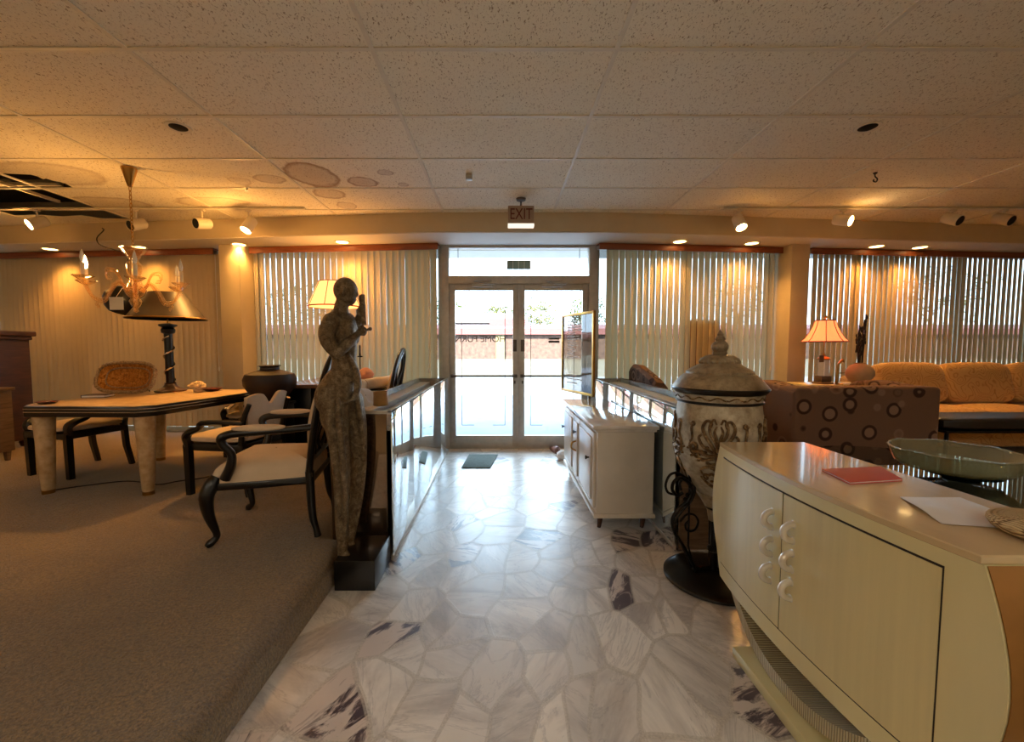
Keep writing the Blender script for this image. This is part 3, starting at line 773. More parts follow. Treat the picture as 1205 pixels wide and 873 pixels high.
# small ceiling devices
p = on(552, 205, CEIL); t = thing('ceiling_sensor', 'small white box sensor on the ceiling, left of centre', 'sensor', (p.x, p.y, CEIL))
b = MB(); b.box(-.028, .028, -.02, .02, -.05, -.006, .005); b.box(-.02, .02, -.025, -.02, -.048, -.04); b.build('housing', M['alu'], t)
b = MB(); b.lathe([(.035, -.006), (.03, 0), (0, 0)], 12); b.build('mount', M['tee'], t)
p = on(1030, 203, CEIL); t = MB(); t.tube([(0, 0, 0), (0, 0, -.03), (.02, 0, -.05), (.012, 0, -.075), (-.012, 0, -.07), (-.01, 0, -.055)], .005, k=4); t.lathe([(.018, 0), (.012, -.01), (0, -.01)], 12)
o = tag(t.build('ceiling_hook', M['blackm']), 'small dark hook screwed into the ceiling at right', 'hook'); o.location = (p.x, p.y, CEIL - .002)
p = on(293 , 222, CEIL); t = MB(); t.lathe([(.035, 0), (.03, -.008), (.01, -.012), (.008, -.03), (.02, -.034), (0, -.036)], 14)
o = tag(t.build('ceiling_sprinkler', M['tee']), 'small sprinkler head by the brown ceiling stains', 'sprinkler'); o.location = (p.x, p.y - .03, CEIL + .004)
# unseen fill panels, added behind the viewer to lift floor and ceiling
for x in (-4.5, -1.2, 2.0, 5.0):
    for y in (-1.2, -3.8):
        t = thing('added_fill_panel', 'added fill light panel on the ceiling behind the viewer', 'ceiling light', (x, y, CEIL - .003), group='added fill panels behind the viewer')
        b = MB(); b.box(-.61, .61, -.305, .305, -.006, 0, .002); b.build('frame', M['tee'], t)
        b = MB(); b.box(-.57, .57, -.265, .265, -.012, -.006); b.build('diffuser', M['tube'], t)
        light('fill_light', 'AREA', (x, y, CEIL - .03), (10 if x < -4 else 4) if y > -2 else 24, (255, 240, 218), shape='RECTANGLE', size=1.15, size_y=.53)
# ================================================================ SHOW COUNTERS
PH = .15                                                               # platform height
def counter(label, side, xf, xb, y0, y1, splits, end_mat):
    s = 1 if side == 'R' else -1                                       # s: direction from front face to the back
    t = thing('display_counter', label, 'display counter', ((xf + xb) / 2, (y0 + y1) / 2, 0))
    ox, oy = t.location.x, t.location.y
    X = lambda a, c: (min(a, c) - ox, max(a, c) - ox)
    cuts = [y0 + .012] + splits + [y1]
    for a, c in zip(cuts, cuts[1:]):
        b = MB(); b.box(*X(xf, xf + s * .008), a + .0015 - oy, c - .0015 - oy, .03, .925, .001); b.build('glass_pane', M['mirror'], t)
    b = MB(); b.box(*X(xf - s * .004, xf + s * .014), y0 - oy, y1 - oy, 0, .03, .002); b.build('bottom_rail', M['alu'], t)
    b = MB(); b.box(*X(xf + s * .03, xb), y0 - oy, y0 + .012 - oy, 0, .905, .001)
    b.build('end_panel', end_mat, t)
    b = MB(); b.box(*X(xf + s * .012, xb - s * .02), y0 + .02 - oy, y1 - oy, .80, .83)
    b.box(*X(xf + s * .22, xb - s * .02), y0 + .02 - oy, y1 - oy, .83, .875, .004)
    b.build('deck', M['greyw'], t)
    b = MB(); b.box(*X(xb - s * .02, xb), y0 + .012 - oy, y1 - oy, 0, .925, .002); b.build('back_panel', M['taupe'], t)
    b = MB(); b.box(*X(xf + s * .02, xb - s * .02), y1 - .03 - oy, y1 - oy, 0, .92, .002); b.build('far_panel', M['walnut'], t)
    b = MB(); b.box(*X(xf - s * .003, xb + s * .004), y0 - .004 - oy, y1 - oy, .926, .934, .002); b.build('glass_top', M['topglass'], t)
    b = MB(); b.box(*X(xf + s * .0, xf + s * .022), y0 - oy, y1 - oy, .912, .9255, .002); b.box(*X(xf, xb), y0 - oy, y0 + .02 - oy, .905, .9255, .002)
    b.build('top_rail', M['alu'], t)
    return t
counter('mirrored glass display counter on the left of the marble aisle', 'L', -.665, -1.035, 2.49, 5.17, [3.12, 4.55], M['smoke'])
counter('mirrored glass display counter on the right, behind the white cabinet', 'R', 1.115, 1.50, 2.62, 5.17, [3.6, 4.55], M['taupe'])
# things lying on the left counter
p = on(453, 479, .934)
b = MB(); b.lathe([(0, 0), (.044, 0), (.046, .004), (.046, .086), (.043, .09), (.040, .088), (.040, .012), (0, .012)], 28)
o = tag(b.build('cup', M['cup']), 'tan cylindrical cup standing on the left counter top', 'cup'); o.location = (-.775, 2.66, .9342)
b = MB(); rows = []
for i in range(15):
    u = i / 14; row = []
    for j in range(13):
        w = j / 12
        z = .015 + .115 * math.sin(PI * min(1, u * 1.15)) ** .8 * (.75 + .25 * math.sin(w * 9)) * (1 - .35 * w) + .01 * math.sin(w * 17 + u * 5)
        row.append((-.09 + .20 * u + .012 * math.sin(w * 8), -.10 + .22 * w, max(.004, z if 0 < i < 14 else .004)))
    rows.append(row)
b.surf(rows); b.surf([[Vector(q) + Vector((.0, 0, .012)) for q in r] for r in rows[3:12]])
o = tag(b.build('folded_cloth', M['cloth']), 'crumpled white cloth on the left counter behind the statue', 'cloth'); o.location = (-.935, 2.67, .9342)
# door mat
q = [on(552, 535.5, 0), on(586, 535.5, 0), on(577, 551, 0), on(543, 551, 0)]
b = MB(); b.prism([(v.x, v.y) for v in q], 0.0005, .012, .003); tag(b.build('door_mat', M['mat']), 'small grey-green mat on the marble before the left door', 'mat')
# ================================================================ WHITE CABINET
wc = thing('white_cabinet', 'white low cabinet with glossy top along the right of the aisle', 'cabinet', (.865, 3.60, 0))
ox, oy = .865, 3.60
b = MB(); b.box(.675 - ox, 1.075 - ox, 2.89 - oy, 4.30 - oy, .125, .735, .004); b.build('body', M['white'], wc)
b = MB(); b.box(.635 - ox, 1.095 - ox, 2.85 - oy, 4.34 - oy, .735, .763, .006); b.box(.655 - ox, 1.085 - ox, 2.87 - oy, 4.32 - oy, .715, .735, .004); b.build('top', M['whitetop'], wc)
b = MB(); b.box(.652 - ox, 1.085 - ox, 2.87 - oy, 4.32 - oy, .10, .13, .004); b.build('base_rail', M['white'], wc)
ds = [(2.93, 3.44), (3.46, 3.73), (3.75, 4.26)]
for i, (a, c) in enumerate(ds):
    b = MB(); b.box(.655 - ox, .676 - ox, a - oy, c - oy, .155, .70, .004)
    b.slab([(.655 - ox, a + .04 - oy, .20), (.655 - ox, c - .04 - oy, .20), (.655 - ox, c - .04 - oy, .66), (.655 - ox, a + .04 - oy, .66)], (-.012, 0, 0), bev=.011)
    d = b.build('door', M['white'], wc)
    ky = [a + .09, a + .09, c - .06][i]
    k = MB(); k.lathe([(.006, 0), (.006, .012), (.015, .02), (.014, .027), (0, .03)], 14, M=Matrix.Translation((.643 - ox, ky - oy, .50 if i != 1 else .58)) @ Matrix.Rotation(R(-90), 4, 'Y')); k.build('knob', M['blackm'], d)
    if i == 1:
        k = MB(); yy = (a + c) / 2 - .05 - oy; k.tube([(.645 - ox, yy, .50), (.61 - ox, yy, .485), (.605 - ox, yy, .44), (.645 - ox, yy, .415)], [.006, .008, .008, .006], 8, k=4); k.build('curved_pull', M['brass'], d)
for (x, y) in ((.72, 2.96), (1.03, 2.96), (.72, 4.22), (1.03, 4.22)):
    b = MB(); b.tube([(x - ox, y - oy, .105), (x - ox - .01, y - oy - .0, 0)], [.026, .014], 12); b.build('leg', M['walnut'], wc)
# shoes by the door
p = on(655, 531, 0); sh = thing('slip_on_shoe', 'dusky pink slip-on shoe on the floor by the right door', 'shoe', (p.x - .02, p.y, 0), R(100))
b = MB(); rows = []
for i in range(11):
    u = i / 10; w = .034 + .012 * math.sin(u * PI) + .006 * u; h = .075 - .035 * u + .01 * math.sin(u * 6); k = .02 if i in (0, 10) else 1
    rows.append([(-.13 + .26 * u, w * k * math.cos(a), .008 + max(0, h * math.sin(a)) * k) for a in [PI * j / 10 for j in range(11)]])
b.surf(rows); b.build('upper', M['shoe'], sh)
b = MB(); b.prism([(-.135, -.03), (-.05, -.034), (.06, -.044), (.125, -.03), (.135, 0), (.125, .03), (.06, .044), (-.05, .034), (-.135, .03)], 0, .010, .002); b.build('sole', M['blackm'], sh)
p = on(660, 540, 0); b = MB(); b.lathe([(0, 0), (.075, .0), (.10, .03), (.095, .07), (.06, .10), (.02, .11), (0, .11)], 24, flute=(7, .03))
o = tag(b.build('white_bundle', M['cloth']), 'small rounded white bundle on the floor behind the white cabinet', 'bundle'); o.location = (p.x + .045, p.y - .02, .0005)
# framed glass sign on a post
sg = thing('framed_sign', 'smoked glass sign with a gold frame standing by the right door', 'sign', (.86, 4.68, 0), R(-70.5))
# local x runs along the board from near end (-) to far end (+) after rotation; build in local axes
A = Vector((.985, 4.42)); Bp = Vector((.745, 5.10)); sg.location = ((A.x + Bp.x) / 2, (A.y + Bp.y) / 2, 0)
sg.rotation_euler = (0, 0, math.atan2(Bp.y - A.y, Bp.x - A.x)); L2 = (Bp - A).length / 2; z0, z1 = .775, 1.695
b = MB(); b.box(-L2 + .02, L2 - .02, -.004, .004, z0 + .02, z1 - .02); gp = b.build('glass_panel', M['smokeglass'], sg)
b = MB(); w = .03
for bx in ((-L2, -L2 + w, z0, z1), (L2 - w, L2, z0, z1), (-L2, L2, z0, z0 + w), (-L2, L2, z1 - w, z1)): b.box(bx[0], bx[1], -.014, .014, bx[2], bx[3], .003)
b.build('frame', M['brass'], sg)
rnd = random.Random(4); b = MB()
for i in range(16):
    zz = z1 - .10 - i * .034 if i < 13 else z0 + .20 - (i - 13) * .045
    x = L2 - .14
    if i == 13: b.build('faded_text_lines', M['cloth'], gp); b = MB()
    for k in range(rnd.randint(2, 5)):
        l = rnd.uniform(.03, .09); b.box(x - l, x, .004, .0055, zz, zz + .013); x -= l + .015
b.build('faded_footer_lines', M['cloth'], gp)
b = MB(); b.box(-.28, -.25, -.012, .012, .02, z0 + .01, .002)
b.lathe([(0, 0), (.13, 0), (.13, .012), (.03, .02), (0, .02)], 24, (-.265, 0, 0)); b.build('post', M['alud'], sg)
# ================================================================ IVORY SIDEBOARD
YC, ZT = 1.4425, .85
sbd = thing('ivory_sideboard', 'ivory bow-front sideboard with six ring pulls and arched base', 'sideboard', (1.24, YC, 0))
SX, SY = 1.24, YC
def bow(y): return 1.062 - .05 * max(0, 1 - (y / .56) ** 2)             # y measured from the middle
def side(z):                                                           # half length by height
    t = (z - .21) / (.85 - .21); return .5025 + .045 * t + .085 * math.sin(PI * min(1, max(0, t)) ** 1.0) 
zs = [.21 + (.85 - .21 - .02) * i / 14 for i in range(15)]
NY = 20
def shell(xoff, zlist, scale=1.0, back=1.46):
    rows = []
    for z in zlist:
        h = side(z) * scale; row = [(bow(-h + 2 * h * j / NY) + xoff - SX, -h + 2 * h * j / NY, z) for j in range(NY + 1)]
        row += [(back - SX, h, z), (back - SX, -h, z)]
        rows.append(row)
    return rows
rows = shell(0, zs)
b = MB(); b.surf(rows, closev=True); b.bm.faces.new([b.bm.verts.new(v) for v in rows[0]]); b.bm.faces.new([b.bm.verts.new(v) for v in rows[-1]])
bmesh.ops.recalc_face_normals(b.bm, faces=b.bm.faces[:]); b.build('body', M['ivory'], sbd, ang=50)
tz = [.83, .832, .847, .85]; ins = [.0, -.003, -.003, .001]
rows = []
for z, q in zip(tz, ins):
    h = side(.85) - q; rows.append([(bow(-h + 2 * h * j / NY) + q - SX, -h + 2 * h * j / NY, z) for j in range(NY + 1)] + [(1.463 - q - SX, h, z), (1.463 - q - SX, -h, z)])
b = MB(); b.surf(rows, closev=True); b.bm.faces.new([b.bm.verts.new(v) for v in rows[0]]); b.bm.faces.new([b.bm.verts.new(v) for v in rows[-1]])
bmesh.ops.recalc_face_normals(b.bm, faces=b.bm.faces[:])
M['ivorytop'] = pm('polished_ivory_top', (208, 184, 142), .16, var=.07, vs=6, coat=.5, vscale=(1, .3, 1))
b.build('top', M['ivorytop'], sbd, ang=30)
for s in (-1, 1):                                                      # curved end panels, browner than the ivory front
    rows = [[(bow(side(z)) + .004 - SX, s * (side(z) + .0015), z), (1.455 - SX, s * (side(z) + .0015), z)] for z in zs]
    rows2 = [[(bow(side(z)) + .004 - SX, s * (side(z) + .004), z), (1.455 - SX, s * (side(z) + .004), z)] for z in zs]
    b = MB(); b.surf([r + q[::-1] for r, q in zip(rows, rows2)], closev=True); b.build('end_panel', M['gold'], sbd, ang=60)
def front_patch(y0, y1, z0, z1, out, mat, name, parent, thick=.006, curved=None):
    n = 12; b = MB(); fr_, bk = [], []
    for zi in range(2):
        z = (z0, z1)[zi]
        ya, yb = (curved(z) if curved else (y0, y1))
        fr_.append([(bow(ya + (yb - ya) * j / n) - out - SX, ya + (yb - ya) * j / n, z) for j in range(n + 1)])
        bk.append([(bow(ya + (yb - ya) * j / n) + thick - out - SX, ya + (yb - ya) * j / n, z) for j in range(n + 1)])
    b.surf([fr_[0] + bk[0][::-1], fr_[1] + bk[1][::-1]], closev=True)
    for f, k in ((fr_[0], bk[0]), (fr_[1], bk[1])): b.surf([f, k])
    return b.build(name, mat, parent)
DZ0, DZ1 = .285, .785
YM = .02
front_patch(-.485, .50, DZ0 - .006, DZ1 + .006, .0008, M['line'], 'reveal', sbd)
doors = []
for y0, y1 in ((YM + .003, .497), (-.482, YM - .003)):
    doors.append(front_patch(y0, y1, DZ0, DZ1, .0028, M['ivoryd'], 'door', sbd))
for d, yy in ((doors[0], YM + .055), (doors[1], YM - .055)):
    for zz in (.668, .565, .462):
        b = MB(); pts = [(bow(yy) - SX - .004 - .032 * math.sin(a), yy, zz + .029 * math.cos(a)) for a in [PI * i / 14 for i in range(15)]]
        b.tube(pts, .0115, 10, sx=1.0, sy=1.0); b.ell((pts[0][0] + .003, yy, pts[0][2]), (.004, .016, .016), 12, 6); b.ell((pts[-1][0] + .003, yy, pts[-1][2]), (.004, .016, .016), 12, 6)
        b.build('ring_pull', M['pewter'], d)
# arched ribbed band, dark void behind it and plinth
def arc_out(y): return .0475 + .165 * min(1, abs(y) / .41) ** 2.3
def arc_in(y): return .100 + .113 * min(1, abs(y) / .34) ** 2.3
N = 28
out_, inn = [], []
for i in range(N + 1):
    y = -.41 + .82 * i / N
    out_.append((y, arc_out(y))); inn.append((y, arc_in(y)))
b = MB(); rows = []
for (y, zo), (yi, zi) in zip(out_, inn):
    zi = min(zi, .214)
    xb_ = bow(y) + .010 - SX; rows.append([(xb_, y, zo), (xb_, y, max(zi, zo + .001)), (1.42 - SX, y, max(zi, zo + .001)), (1.42 - SX, y, zo)])
b.surf(rows, closev=True); b.build('arched_band', M['ribs'], sbd, ang=50)
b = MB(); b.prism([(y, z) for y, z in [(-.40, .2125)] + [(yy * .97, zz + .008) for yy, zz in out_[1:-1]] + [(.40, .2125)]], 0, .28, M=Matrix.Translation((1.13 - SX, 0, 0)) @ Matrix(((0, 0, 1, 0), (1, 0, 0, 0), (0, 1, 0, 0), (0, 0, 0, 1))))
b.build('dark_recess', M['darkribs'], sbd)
b = MB(); pc = on(862, 760, .045); b.box(pc.x - SX, 1.45 - SX, -(pc.y - YC) - .02, pc.y - YC, 0, .045, .004); b.build('plinth', M['ivory'], sbd)
# on the sideboard
q = [on(967, 554.5, ZT), on(1036, 551.5, ZT), on(1062, 566.5, ZT), on(1000, 570.5, ZT)]
c = sum(q, Vector()) / 4
rf = thing('red_folder', 'salmon red card folder lying on the ivory sideboard', 'folder', (c.x, c.y, ZT + .0005))
P2 = [(v.x - c.x, v.y - c.y) for v in q]
b = MB(); b.prism(P2, 0, .003, .001); b.prism([(x * 1.0, y * 1.0) for x, y in P2], .0065, .009, .001); b.build('cover', M['red'], rf)
b = MB(); b.prism([(x * .97, y * .96) for x, y in P2], .003, .0065); b.build('pages', M['paper'], rf)
q = [on(1059, 585.5, ZT), on(1130, 586, ZT), on(1215, 624, ZT), on(1108, 617, ZT)]
c = sum(q, Vector()) / 4; b = MB(); rows = []
for i in range(9):
    u = i / 8; a = q[0].lerp(q[3], u); d = q[1].lerp(q[2], u); rows.append([a.lerp(d, j / 8) - c + Vector((0, 0, .001 + .006 * math.sin(PI * u) ** 2 * abs(math.sin(j * .5 + 1)))) for j in range(9)])
b.surf(rows); rows2 = [[v + Vector((0, 0, .0012)) for v in r] for r in rows]; b.surf(rows2)
o = tag(b.build('paper_sheet', M['paper']), 'shiny white paper sheet on the near half of the sideboard', 'paper'); o.location = (c.x, c.y, ZT + .0003)
# shallow woven tray on the near corner
st = thing('straw_tray', 'ribbed woven straw tray on the near end of the sideboard', 'tray', (1.335, .975, ZT + .0005))
b = MB(); b.lathe([(0, 0), (.09, .0), (.108, .010), (.115, .022), (.112, .026), (.08, .036), (.04, .042), (0, .044)], 40); b.build('woven_body', M['straw'], st)
for k in range(10):
    b = MB(); r_ = .109 - k * .010; zz = .028 + .0016 * k
    b.tube([(r_ * math.cos(2 * PI * i / 40), r_ * math.sin(2 * PI * i / 40), zz) for i in range(40)], .005, 6, closed=True); b.build('coil', M['straw'], st)
# ================================================================ LIDDED URN
UX, UY = 1.195, 2.28
S = UY / F * 1.0
def uz(py): return at(845, py, UY).z
urn = thing('lidded_urn', 'large lidded urn with gilt scroll relief on a black iron stand', 'urn', (UX, UY, 0))
K = .00466
def prof(l): return [(r * K, uz(py)) for r, py in l]
body_p = prof([(0, 579), (20, 579), (22, 575), (27, 570), (34, 559), (40, 547), (44, 534), (46.5, 518), (47.5, 505), (46.8, 490), (45, 478), (44.5, 472)])
b = MB(); b.lathe(body_p, 56); body = b.build('urn_body', M['urn'], urn)
b = MB(); b.lathe(prof([(44, 473), (46.5, 472), (47, 470.5), (46, 469.5)]) + prof([(46, 469.5), (44, 469)]), 56); b.build('lower_band', M['black'], urn)
b = MB(); b.lathe(prof([(43, 470), (45.5, 469.5), (46.5, 464), (47.5, 461.5), (44, 461)]), 56); fb = b.build('frieze', M['urn'], urn)
b = MB()
for k in range(16):
    a0 = 2 * PI * k / 16; pts = []
    for i in range(9):
        u = i / 8; a = a0 + u * 2 * PI / 16; pts.append((46.6 * K * math.cos(a), 46.6 * K * math.sin(a), uz(465.5 + 1.6 * math.sin(u * 2 * PI))))
    b.tube(pts, .004, 6)
    a = a0 + .1; b.ell((46.6 * K * math.cos(a), 46.6 * K * math.sin(a), uz(466.5)), (.007, .007, .004), 8, 6)
b.build('leaf_wave', M['relief'], fb)
b = MB(); b.lathe(prof([(43, 461.5), (48.5, 461), (51, 458.5), (52.5, 456), (51.5, 454.5), (45, 454)]), 56); b.build('rim', M['black'], urn)
lid = MB(); lid.lathe(prof([(44, 455), (51, 454.5), (50, 452.5), (47, 449), (42.5, 443.5), (38.5, 440.2), (36, 439.3), (36.3, 437), (33, 434.5), (27, 431.5), (22.5, 428.5), (20, 427.6), (12, 426), (0, 425)]), 56)
lo = lid.build('lid', M['urnlid'], urn, ang=28)
b = MB(); b.lathe(prof([(0, 428), (20.5, 428), (21.5, 425.5), (19.5, 421.5), (15, 418.6), (10, 417.4), (0, 417)]), 48, flute=(24, .035)); b.build('gadroon', M['urnlid'], lo)
b = MB(); b.lathe(prof([(0, 418), (7, 418), (8, 415.5), (7, 413.5), (8.8, 410), (9, 406.5), (7.2, 403), (4.6, 401), (5.6, 399), (4.2, 396.5), (3, 395), (3.4, 393.5), (2.2, 391), (1.2, 389), (0, 387.5)]), 24, flute=(8, .06)); b.build('finial', M['urnlid'], lo)
b = MB(); b.lathe(prof([(0, 578), (21, 578.5), (21, 581), (16, 588), (9, 600), (7, 612), (0, 612)]), 32); b.build('foot', M['urnlid'], urn)
def ur(z):
    for (r0, z0), (r1, z1) in zip(body_p[1:], body_p[2:]):
        if min(z0, z1) <= z <= max(z0, z1): return r0 + (r1 - r0) * ((z - z0) / (z1 - z0) if z1 != z0 else 0)
    return body_p[-1][0] if z > body_p[-1][1] else body_p[1][0]
def stroke(b, ang0, pts, r0, r1, sgn=1):
    """pts in pixels from the motif's axis: (dx, py)"""
    P3 = []; r0, r1 = r0 * 1.2, r1 * 1.2
    for dx, py in smooth_path([(x, y, 0) for x, y in pts], 5) if False else [(v.x, v.y) for v in smooth_path([(x, y, 0) for x, y in pts], 5)]:
        z = uz(py); r_ = ur(z) + .004; a = ang0 + sgn * dx * K / r_
        P3.append((r_ * math.cos(a), r_ * math.sin(a), z))
    b.tube(P3, [r0, (r0 + r1) / 2 * 1.15, r1], 7)
def curl(cx, cy, r, a0, turns, n=14, dirn=1, shrink=.25):
    return [(cx + r * (1 - (1 - shrink) * i / n) * math.cos(a0 + dirn * turns * 2 * PI * i / n), cy + r * (1 - (1 - shrink) * i / n) * math.sin(a0 + dirn * turns * 2 * PI * i / n)) for i in range(n + 1)]
for q in range(4):
    b = MB(); a0 = R(-116) + q * PI / 2
    for sg_ in (-1, 1):
        # heart-shaped palmette
        stroke(b, a0, [(0, 530), (4, 520), (9, 512), (14, 504), (16, 496), (12, 489), (7, 491), (8, 496)], .008, .005, sg_)
        stroke(b, a0, [(0, 522), (3, 512), (8, 503), (9, 494), (5, 487), (2, 492)], .007, .004, sg_)
        stroke(b, a0, [(0, 516), (2, 508), (4, 500), (2, 494)], .008, .004, sg_)
        stroke(b, a0, [(2, 524), (10, 521), (17, 515), (20, 508), (17, 504)], .007, .005, sg_)
        # side scrolls and leaves
        stroke(b, a0, [(1, 526), (10, 527), (19, 524)] + curl(25, 519, 6, PI * .75, 1.2, dirn=-1), .008, .005, sg_)
        stroke(b, a0, [(3, 529), (12, 532), (21, 531), (28, 526), (31, 519), (30, 512)], .007, .004, sg_)
        for lx, ly in ((14, 527), (19, 529), (24, 528), (28, 523), (22, 521)):
            stroke(b, a0, [(lx, ly), (lx + 2.5, ly - 4), (lx + 4.5, ly - 3)], .008, .003, sg_)
        stroke(b, a0, [(0, 552), (5, 548), (9, 550)] + curl(11, 553, 3.4, -PI / 2, 1.0), .006, .004, sg_)
        stroke(b, a0, [(0, 545), (6, 540), (12, 541), (17, 545), (15, 550)], .007, .004, sg_)
        stroke(b, a0, [(2, 536), (8, 537), (12, 535)], .008, .003, sg_)
        stroke(b, a0, [(0, 566), (6, 563), (12, 558), (17, 553)], .007, .004, sg_)
        stroke(b, a0, [(26, 494), (29, 498), (28, 508), (30, 514)] , .006, .004, sg_)
        stroke(b, a0, curl(27.5, 493, 3, 0, 1.1), .005, .004, sg_)
    stroke(b, a0, [(0, 568), (0, 550), (0, 536), (0, 524)], .006, .012)
    for lx, ly, sc in ((6, 541, 1), (10, 536, 1), (15, 533, 1), (20, 534, .9), (5, 557, .9), (9, 561, .8), (13, 524, 1.1), (6, 528, 1.2), (11, 518, .9), (28, 530, .9), (33, 522, .8)):
        for sg_ in (-1, 1):
            z = uz(ly); r_ = ur(z) + .002; a = a0 + sg_ * lx * K / r_; b.ell((r_ * math.cos(a), r_ * math.sin(a), z), (.011 * sc, .011 * sc, .008 * sc), 10, 7)
    b.build('gilt_relief', M['relief'], body)
# stand
b = MB(); b.lathe([(0, 0), (.250, 0), (.262, .008), (.262, .022), (.25, .032), (.225, .036), (.20, .046), (.10, .058), (.03, .062), (0, .062)], 56); b.build('stand_base', M['black'], urn)
b = MB(); b.tube([(0, 0, .055), (0, 0, .40)], [.022, .02], 14); b.lathe([(0, .385), (.035, .39), (.055, .42), (.06, .45), (.03, .45), (.0, .44)], 24); b.lathe([(.02, .16), (.035, .17), (.035, .185), (.02, .195)], 16); b.build('stand_post', M['blackm'], urn)
def srz(dx, py): return (dx * K, at(845, py, UY).z)
for q in range(3):
    a = R(186) + q * 2 * PI / 3; ca, sa = math.cos(a), math.sin(a); tx, ty = -sa, ca
    def PT(l, off=0): return [(r_ * ca + tx * off, r_ * sa + ty * off, z) for r_, z in [srz(*p) for p in l]]
    leg = MB()
    main = [(27, 694), (24, 686), (25, 668), (30, 657), (40, 640), (52, 622), (55, 608), (48, 596), (37, 587), (32, 576), (36, 566), (46, 560), (54, 564), (56, 573), (50, 580), (43, 577)]
    leg.tube(PT(main, .012), .0095, 8, k=5)
    inner = [(26, 668), (34, 650), (47, 628), (48, 612), (40, 600), (30, 590), (25, 578), (28, 566), (38, 562), (44, 568), (42, 576)]
    leg.tube(PT(inner, -.012), .0075, 8, k=5)
    leg.tube(PT([(52, 580), (60, 577), (63, 568), (58, 557), (48, 555), (38, 561)], 0), .007, 8, k=5)
    leg.tube(PT([(44, 612), (36, 604), (26, 605), (21, 613), (25, 622), (34, 623), (37, 616), (33, 611)], 0), .0065, 8, k=5)
    leg.tube(PT([(33, 562), (33, 640), (26, 664)], 0), .006, 8)
    leg.ell(PT([(33, 559)], 0)[0], (.009, .009, .018), 10, 8)
    leg.tube(PT([(0, 667), (27, 667)], 0), .009, 8)
    leg.tube(PT([(27, 694), (34, 690), (35, 684), (29, 683)], 0), .007, 8, k=4)
    for k in range(5):
        p0 = PT([(36 + 4 * math.sin(k * 1.4), 590 - k * 5)], .014)[0]; leg.ell(p0, (.012, .008, .014), 8, 6)
    leg.build('scroll_leg', M['blackm'], urn)
# ================================================================ BRONZE STATUE
SY_ = 2.32
stt = thing('bronze_statue', 'tall bronze statue of a slender figure playing a flute', 'statue', (-.79, SY_, 0))
b = MB(); b.box(-.108, .112, -.155, .155, 0, .165, .004); b.build('base', M['black'], stt)
def SP(px, py, dy=0.0):
    p = at(px, py, SY_ + dy); return (p.x + .79, dy, p.z)
def fuse(name, b, mat, parent, voxel=.006, smooth=5):
    """all limbs grown together into one continuous surface"""
    me = bpy.data.meshes.new('t'); b.bm.to_mesh(me); b.bm.free()
    o = bpy.data.objects.new('t', me); col.objects.link(o)
    rm = o.modifiers.new('r', 'REMESH'); rm.mode = 'VOXEL'; rm.voxel_size = voxel; rm.use_smooth_shade = True
    sm = o.modifiers.new('s', 'SMOOTH'); sm.factor = .5; sm.iterations = smooth
    bpy.context.view_layer.update()
    m2 = bpy.data.meshes.new_from_object(o.evaluated_get(bpy.context.evaluated_depsgraph_get()))
    bpy.data.objects.remove(o); m2.name = name; m2.materials.clear(); m2.materials.append(mat)
    for p in m2.polygons: p.use_smooth = True
    n = bpy.data.objects.new(name, m2); col.objects.link(n); n.parent = parent
    return n
b = MB()
def limb(pts, r, n=12, k=6, ends=True, sx=1.0, sy=1.0, up=None):
    P = [SP(*p) for p in pts]; b.tube(P, r, n, k=k, sx=sx, sy=sy, up=up)
    if ends:
        for q, rr in ((P[0], r[0]), (P[-1], r[-1])): b.ell(q, (rr * .98,) * 3, 12, 8)
# trunk: hips, waist, rib cage, shoulders, neck (narrower across the view than through it)
limb([(396, 492), (397, 470), (398, 455), (404, 438), (405, 420), (403, 402), (401, 388), (400, 376), (401, 366), (402.5, 356)],
     [.088, .105, .098, .070, .066, .080, .092, .082, .042, .036], 20, 6, sx=1.0, sy=.86, up=(1, 0, 0))
b.ell(SP(387, 468, -.02), (.075, .085, .10), 16, 12)                     # seat
b.ell(SP(411, 392, -.03), (.036, .045, .045), 12, 10); b.ell(SP(412, 392, .05), (.036, .045, .045), 12, 10)
# smooth bald head turned to the flute
HC = SP(406.5, 341.5, .0)
b.ell(HC, (.064, .062, .071), 24, 18)
b.ell(SP(410.5, 350, .004), (.040, .044, .046), 16, 12)
b.tube([SP(418.2, 341, .006), SP(420.0, 346.5, .008), SP(418.0, 348, .008)], [.007, .012, .008], 8, k=3)   # nose
b.ell(SP(417.2, 352.2, .007), (.011, .020, .006), 10, 8); b.ell(SP(417.0, 354.0, .007), (.010, .017, .006), 10, 8)
b.ell(SP(418.0, 339, .008), (.010, .042, .008), 12, 8)                   # brow
b.tube([SP(404, 339, -.060), SP(402.0, 343, -.066), SP(404.0, 348, -.060)], [.007, .012, .007], 8, k=3)   # ear
